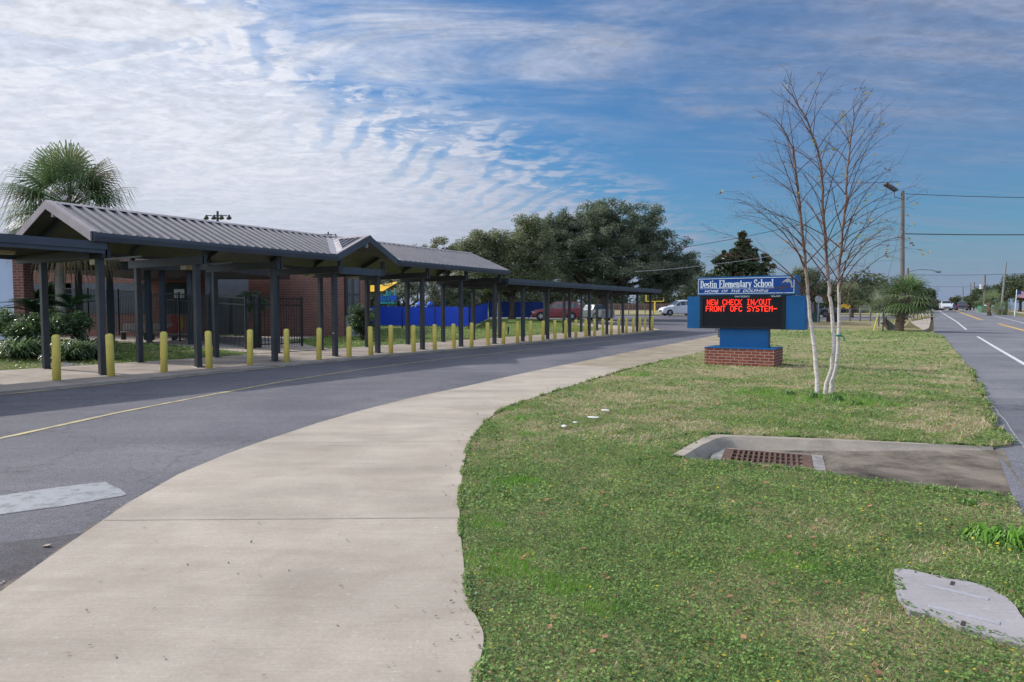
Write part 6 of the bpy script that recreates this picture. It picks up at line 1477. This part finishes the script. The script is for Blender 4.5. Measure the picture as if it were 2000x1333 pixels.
# paper scraps on the lawn
for (px, py, s, lab) in [(1183, 805, .075, 'white paper scrap farthest right of the four on the lawn'), (1160, 819, .085, 'largest white paper scrap, second from the right on the lawn'), (1124, 829, .04, 'smallest white paper scrap on the lawn'), (1103, 836, .05, 'white paper scrap farthest left on the lawn')]:
    b = at(px, py, .02); m = MB(); n = 7; m.plate([b+Vector((s*math.cos(k*.9)*random.uniform(.7, 1.2), s*math.sin(k*.9)*random.uniform(.6, 1.1), .02*random.random()+.015)) for k in range(n)], (0, 0, 1), .006)
    tag(m.build('paper_scrap', M('white paper', (.75, .75, .74), (.65, .65, .65), 8)), lab, 'litter', 'white scraps on the lawn')
b = at(92, 1067, -.04); m = MB(); m.plate([b+Vector(p) for p in ((-.03, -.01, 0), (.02, -.02, .006), (.035, .003, .012), (.0, .018, .006), (-.025, .012, .002))], (0, 0, 1), .004); tag(m.build('dead_leaf', M('tan leaf', (.22, .16, .12), (.18, .13, .1))), 'curled tan leaf lying on the asphalt at lower left', 'leaf')
# broad weeds at the right edge of the lawn
for px, py, n, l, lab in [(1925, 1052, 260, .17, 'bright green leafy weed at the right edge, left part'), (1978, 1062, 300, .19, 'largest bright green leafy weed at the right edge'), (1890, 985, 130, .10, 'small bright weed just below the drain')]:
    strap_plant('weed_clump', at(px, py), n, l, lab, [leafmat('weed leaf', (.19, .40, .04), (.13, .30, .03), .5, .45), leafmat('weed leaf dark', (.12, .28, .03), (.08, .20, .02), .5, .45)], .009, 'weed', 'leafy weeds at the right edge')

for px, py, n, l, lab in [(1590, 776, 150, .16, 'dark green weedy clump at the foot of the left birch trunk'), (1632, 782, 170, .17, 'dark green weedy clump right of the birch trunks'), (1540, 770, 110, .14, 'low green weed patch left of the birch tree'), (1672, 790, 110, .13, 'low dark weed patch farthest right of the birch')]:
    strap_plant('weed_clump', at(px, py), n, l, lab, [leafmat('mound leaf', (.10, .21, .045), (.07, .15, .03), .5, .4), leafmat('mound leaf dark', (.06, .13, .03), (.04, .09, .02), .5, .35)], .012, 'weed', 'weeds round the birch')
# ------------------------------------------------------------------ lawn blades, clover and litter leaves
def nz(x, y, f, seed):
    r = np.random.default_rng(seed); v = 0; a = 1; tot = 0
    for o in range(4):
        for _ in range(4):
            t = r.uniform(0, 6.28); v = v+a*np.sin((x*math.cos(t)+y*math.sin(t))*f*r.uniform(.7, 1.4)+r.uniform(0, 6.28)); tot += a*.7
        f *= 2.1; a *= .55
    return v/tot*1.6
BR = [at(x, y) for x, y in [(925, 1018), (940, 1030), (960, 1032), (925, 1085), (960, 1095), (990, 1100), (1010, 1120), (1100, 1145), (1165, 1190), (985, 803), (1010, 945), (1530, 1100), (1530, 850), (1240, 735), (1010, 820), (1040, 850), (1480, 770), (1560, 782), (1640, 780), (1690, 790)]]
BRR = [.10, .08, .06, .12, .14, .13, .12, .14, .10, .12, .15, .14, .1, .3, .12, .12, .35, .5, .45, .4]
GR2 = [(at(x, y), r) for x, y, r in [(1740, 652, 3.2), (1640, 652, 3.), (1790, 656, 2.6), (1840, 660, 1.5), (1570, 655, 2.5), (1600, 775, .9), (1540, 790, .7), (1670, 790, .7), (1050, 1200, .35), (940, 1190, .4), (950, 1260, .4), (1000, 1240, .3)]]
def scatter(name, poly, zones, holes=(), dryness=0.0, seed=3, label=None, edges=()):
    RN = np.random.default_rng(seed); xs = [p[0] for p in poly]; ys = [p[1] for p in poly]
    Cs, Us, Vs, Ms = [], [], [], []
    for (d0, d1, dens, leaf, blade) in zones:
        x0, x1 = max(min(xs), -d1), min(max(xs), d1); y0, y1 = max(min(ys), .5), min(max(ys), d1)
        if x1 <= x0 or y1 <= y0: continue
        n = int((x1-x0)*(y1-y0)*dens); x = RN.uniform(x0, x1, n); y = RN.uniform(y0, y1, n); d = np.hypot(x, y)
        ok = (d >= d0) & (d < d1) & (np.abs(x)/np.maximum(y, .1) < .93); x, y = x[ok], y[ok]
        ok = inpoly(poly, x, y)
        for h in holes: ok &= ~inpoly(h, x, y)
        x, y = x[ok], y[ok]; n = len(x)
        if n == 0: continue
        p = nz(x, y, 1.3, 5)*1.5+nz(x, y, 5.0, 6)*1.3+nz(x, y, 14.0, 16)*.8                     # >0 green, <0 dry
        br = np.zeros(n); g2 = np.zeros(n)
        for c, r in zip(BR, BRR): br = np.maximum(br, np.exp(-((x-c.x)**2*.6+(y-c.y)**2*1.3)/(r*r*2.2)))
        for c, r in GR2: g2 = np.maximum(g2, np.exp(-((x-c.x)**2+(y-c.y)**2)/(r*r)))
        p = p+g2*2.6+.55-dryness*1.2; p = np.where(d[:0].sum() == 0, p, p)
        dist = np.hypot(x, y); p = np.where(p < 0, p*(.6+.4*ss((dist-5)/5)), p); p = p+.45*(1-ss((dist-6)/4))-1.0*ss((dist-7.5)/7)+.15*(1-ss((dist-3)/4))+.5*np.exp(-((x-.6)**2+(y-3.4)**2)/.8)
        u = RN.random(n); clover = u < (.62/(1+np.exp(-p*2.2)))
        yel = nz(x, y, 2.1, 9)
        cls = np.where(clover, np.where(RN.random(n) < .5, 0, 1), np.where(RN.random(n) < 1/(1+np.exp(-p*2.0)), 2, 3))
        cls = np.where((cls == 3) & (RN.random(n) < .3), 4, cls)
        cls = np.where((br*(.75+.5*nz(x, y, 18, 21)) > .22+.4*RN.random(n)), 5, cls)
        rr = RN.random(n); cls = np.where((rr < .006*(1+np.clip(yel, 0, 2)*2.2)) & (dist < 16), 6, cls); cls = np.where(rr > .9985, 7, cls)
        z = G(x, y)+.012*nz(x, y, 1.3, 5)*.3
        is_leaf = (cls == 0) | (cls == 1) | (cls == 6) | (cls == 7)
        s = np.where(is_leaf, leaf*RN.uniform(.6, 1.3, n), blade*RN.uniform(.5, 1.25, n)); s = np.where(cls == 7, np.minimum(leaf*2.6, .05), s); s = np.where(cls == 5, s*np.where(dist > 9, 1.25, 1.15), s)
        a = RN.uniform(0, 6.283, n); tilt = np.where(is_leaf, RN.uniform(-.45, .45, n), RN.uniform(.45, 1.45, n)); tilt = np.where((cls == 3)|(cls == 4), RN.uniform(.05, .9, n), tilt)
        U = np.stack([np.cos(a)*np.cos(tilt), np.sin(a)*np.cos(tilt), np.sin(tilt)], 1)*s[:, None]
        t2 = RN.uniform(-.5, .5, n); V = np.stack([-np.sin(a)*np.cos(t2), np.cos(a)*np.cos(t2), np.sin(t2)], 1)*(s*np.where(is_leaf, .82, np.where(cls == 5, .14, .12)))[:, None]
        hh = np.where(is_leaf, RN.uniform(.008, .035, n), np.abs(U[:, 2])*.9+.002)
        Cs.append(np.stack([x, y, z+hh], 1)); Us.append(U); Vs.append(V); Ms.append(cls)
    for P, reach in edges:
        for a, b in zip(P, P[1:]):
            L_ = math.hypot(b[0]-a[0], b[1]-a[1]); dd = math.hypot(a[0], a[1])
            if L_ < 1e-4 or dd > 22 or a[1] < 1: continue
            n = int(L_*min(800, 5000/dd)); t = RN.random(n); x = a[0]+(b[0]-a[0])*t+RN.normal(0, reach, n); y = a[1]+(b[1]-a[1])*t+RN.normal(0, reach, n)
            k = nz(x, y, 6, 33)+.5*nz(x, y, 30, 34) > .05; x, y = x[k], y[k]; n = len(x)
            if n == 0: continue
            s = min(.030, .011*max(1, dd/5))*RN.uniform(.6, 1.4, n); cls = RN.choice([0, 1, 2, 3, 5], n, p=[.34, .3, .2, .1, .06]); a_ = RN.uniform(0, 6.283, n); tl = np.where(cls < 2, RN.uniform(-.4, .6, n), RN.uniform(.2, 1.3, n))
            s = np.where(cls >= 2, s*2.2, s)
            Cs.append(np.stack([x, y, G(x, y)+RN.uniform(.004, .028, n)], 1)); Us.append(np.stack([np.cos(a_)*np.cos(tl), np.sin(a_)*np.cos(tl), np.sin(tl)], 1)*s[:, None]); Vs.append(np.stack([-np.sin(a_), np.cos(a_), np.zeros(n)], 1)*(s*np.where(cls < 2, .8, .12))[:, None]); Ms.append(cls)
    C = np.concatenate(Cs); mats = [leafmat('clover leaf', (.090, .190, .048), (.058, .13, .034), .42, .38), leafmat('clover leaf light', (.26, .41, .10), (.18, .30, .075), .42, .4), leafmat('grass blade', (.29, .36, .10), (.21, .275, .075), .5, .42), leafmat('dry blade', (.50, .41, .25), (.36, .29, .17), .7, .3), leafmat('pale straw', (.66, .57, .40), (.50, .42, .29), .7, .3), leafmat('lush blade', (.17, .36, .04), (.12, .27, .03), .45, .45), leafmat('yellow petal', (.62, .50, .04), (.48, .42, .04), .6, .3), leafmat('fallen leaf', (.36, .19, .10), (.20, .10, .06), .7, .15)]
    o = quads_mesh(name, C, np.concatenate(Us), np.concatenate(Vs), np.concatenate(Ms), mats); tag(o, label, 'grass', kind='stuff'); return o
uc = [at(x, y) for x, y in [(1750, 1114), (1800, 1122), (1850, 1134), (1912, 1145), (1950, 1162), (1984, 1188), (2040, 1270), (1995, 1256), (1900, 1228), (1840, 1205), (1776, 1190), (1752, 1165)]]
scatter('lawn_grass', lawn_poly, [(0, 5.2, 9500, .0085, .017), (5.2, 8, 4600, .0115, .022), (8, 12, 2000, .016, .03), (12, 18, 700, .023, .036), (18, 30, 170, .036, .05), (30, 55, 40, .06, .07)], [uc, [at(x, y) for x, y in [(1350, 868), (1385, 850), (1935, 874), (1975, 968), (1600, 920), (1400, 898)]]], 0.05, 3, 'short lawn of clover and patchy dry grass between walk and road', [([(p.x, p.y) for p in wr_d], .010), ([(p.x, p.y) for p in topd], .03), ([(p.x, p.y) for p in bot], .03), ([(p.x, p.y) for p in edge_up], .03), ([(p[0], p[1]) for p in uc+uc[:1]], .02)])
scatter('school_lawn_grass', school_lawn, [(14, 26, 130, .032, .06), (26, 60, 26, .06, .10)], [[W(15.2, -20.9), W(18.7, -21.0), Vector((-8.6, 28.4, 0)), Vector((-10.2, 31.5, 0)), Vector((-16, 37, 0)), Vector((-19, 31, 0)), Vector((-13.5, 27.6, 0))], [Vector((-31, 31.3, 0)), Vector((-11.6, 31.3, 0)), Vector((-11.6, 39.1, 0)), Vector((-31, 39.1, 0))]], -.75, 8, 'bright green lawn between the walkway and the school building')

# loose leaf litter, twigs and grit on the paving
def litter():
    RN = np.random.default_rng(44); P = []
    def along(poly, n, spread, dz):
        for _ in range(n):
            i = RN.integers(0, len(poly)-1); a, b = poly[i], poly[i+1]; t = RN.random(); x = a[0]+(b[0]-a[0])*t+RN.normal(0, spread); y = a[1]+(b[1]-a[1])*t+RN.normal(0, spread)
            if y > .8: P.append((x, y, G(x, y)+dz))
    along([(p[0]-.08, p[1]) for p in wr if 2.5 < p[1] < 16], 110, .10, .018)
    along([(p[0]-.10, p[1]+.03) for p in walkL[3:12]], 130, .05, -.040)
    for _ in range(60):
        q = at(RN.uniform(120, 900), RN.uniform(840, 1330)); P.append((q.x, q.y, G(q.x, q.y)+.018)) if inpoly(walkL[:iL+1]+walkR[:iR+1][::-1], np.array([q.x]), np.array([q.y]))[0] else None
    for _ in range(46):
        q = at(RN.uniform(1440, 1900), RN.uniform(880, 935), -.06); P.append((q.x, q.y, -.062 if q.x > 4.4 else -.085))
    n = len(P); C = np.array(P); a = RN.uniform(0, 6.28, n); s_ = RN.uniform(.004, .014, n)*(.8+C[:, 1]/12); t = RN.uniform(-.5, .5, n)
    U = np.stack([np.cos(a)*np.cos(t), np.sin(a)*np.cos(t), np.sin(t)], 1)*s_[:, None]; V = np.stack([-np.sin(a), np.cos(a), np.zeros(n)], 1)*(s_*.5)[:, None]; C[:, 2] += s_*.4
    o = quads_mesh('leaf_litter', C, U, V, RN.integers(0, 3, n), [M('litter brown', (.16, .10, .06), (.09, .06, .04)), M('litter tan', (.32, .24, .15), (.22, .16, .1)), M('litter dark', (.05, .045, .035), (.03, .028, .02))]); tag(o, 'small dry leaves and grit scattered on the paving and in the drain', 'leaf litter', kind='stuff')
litter()
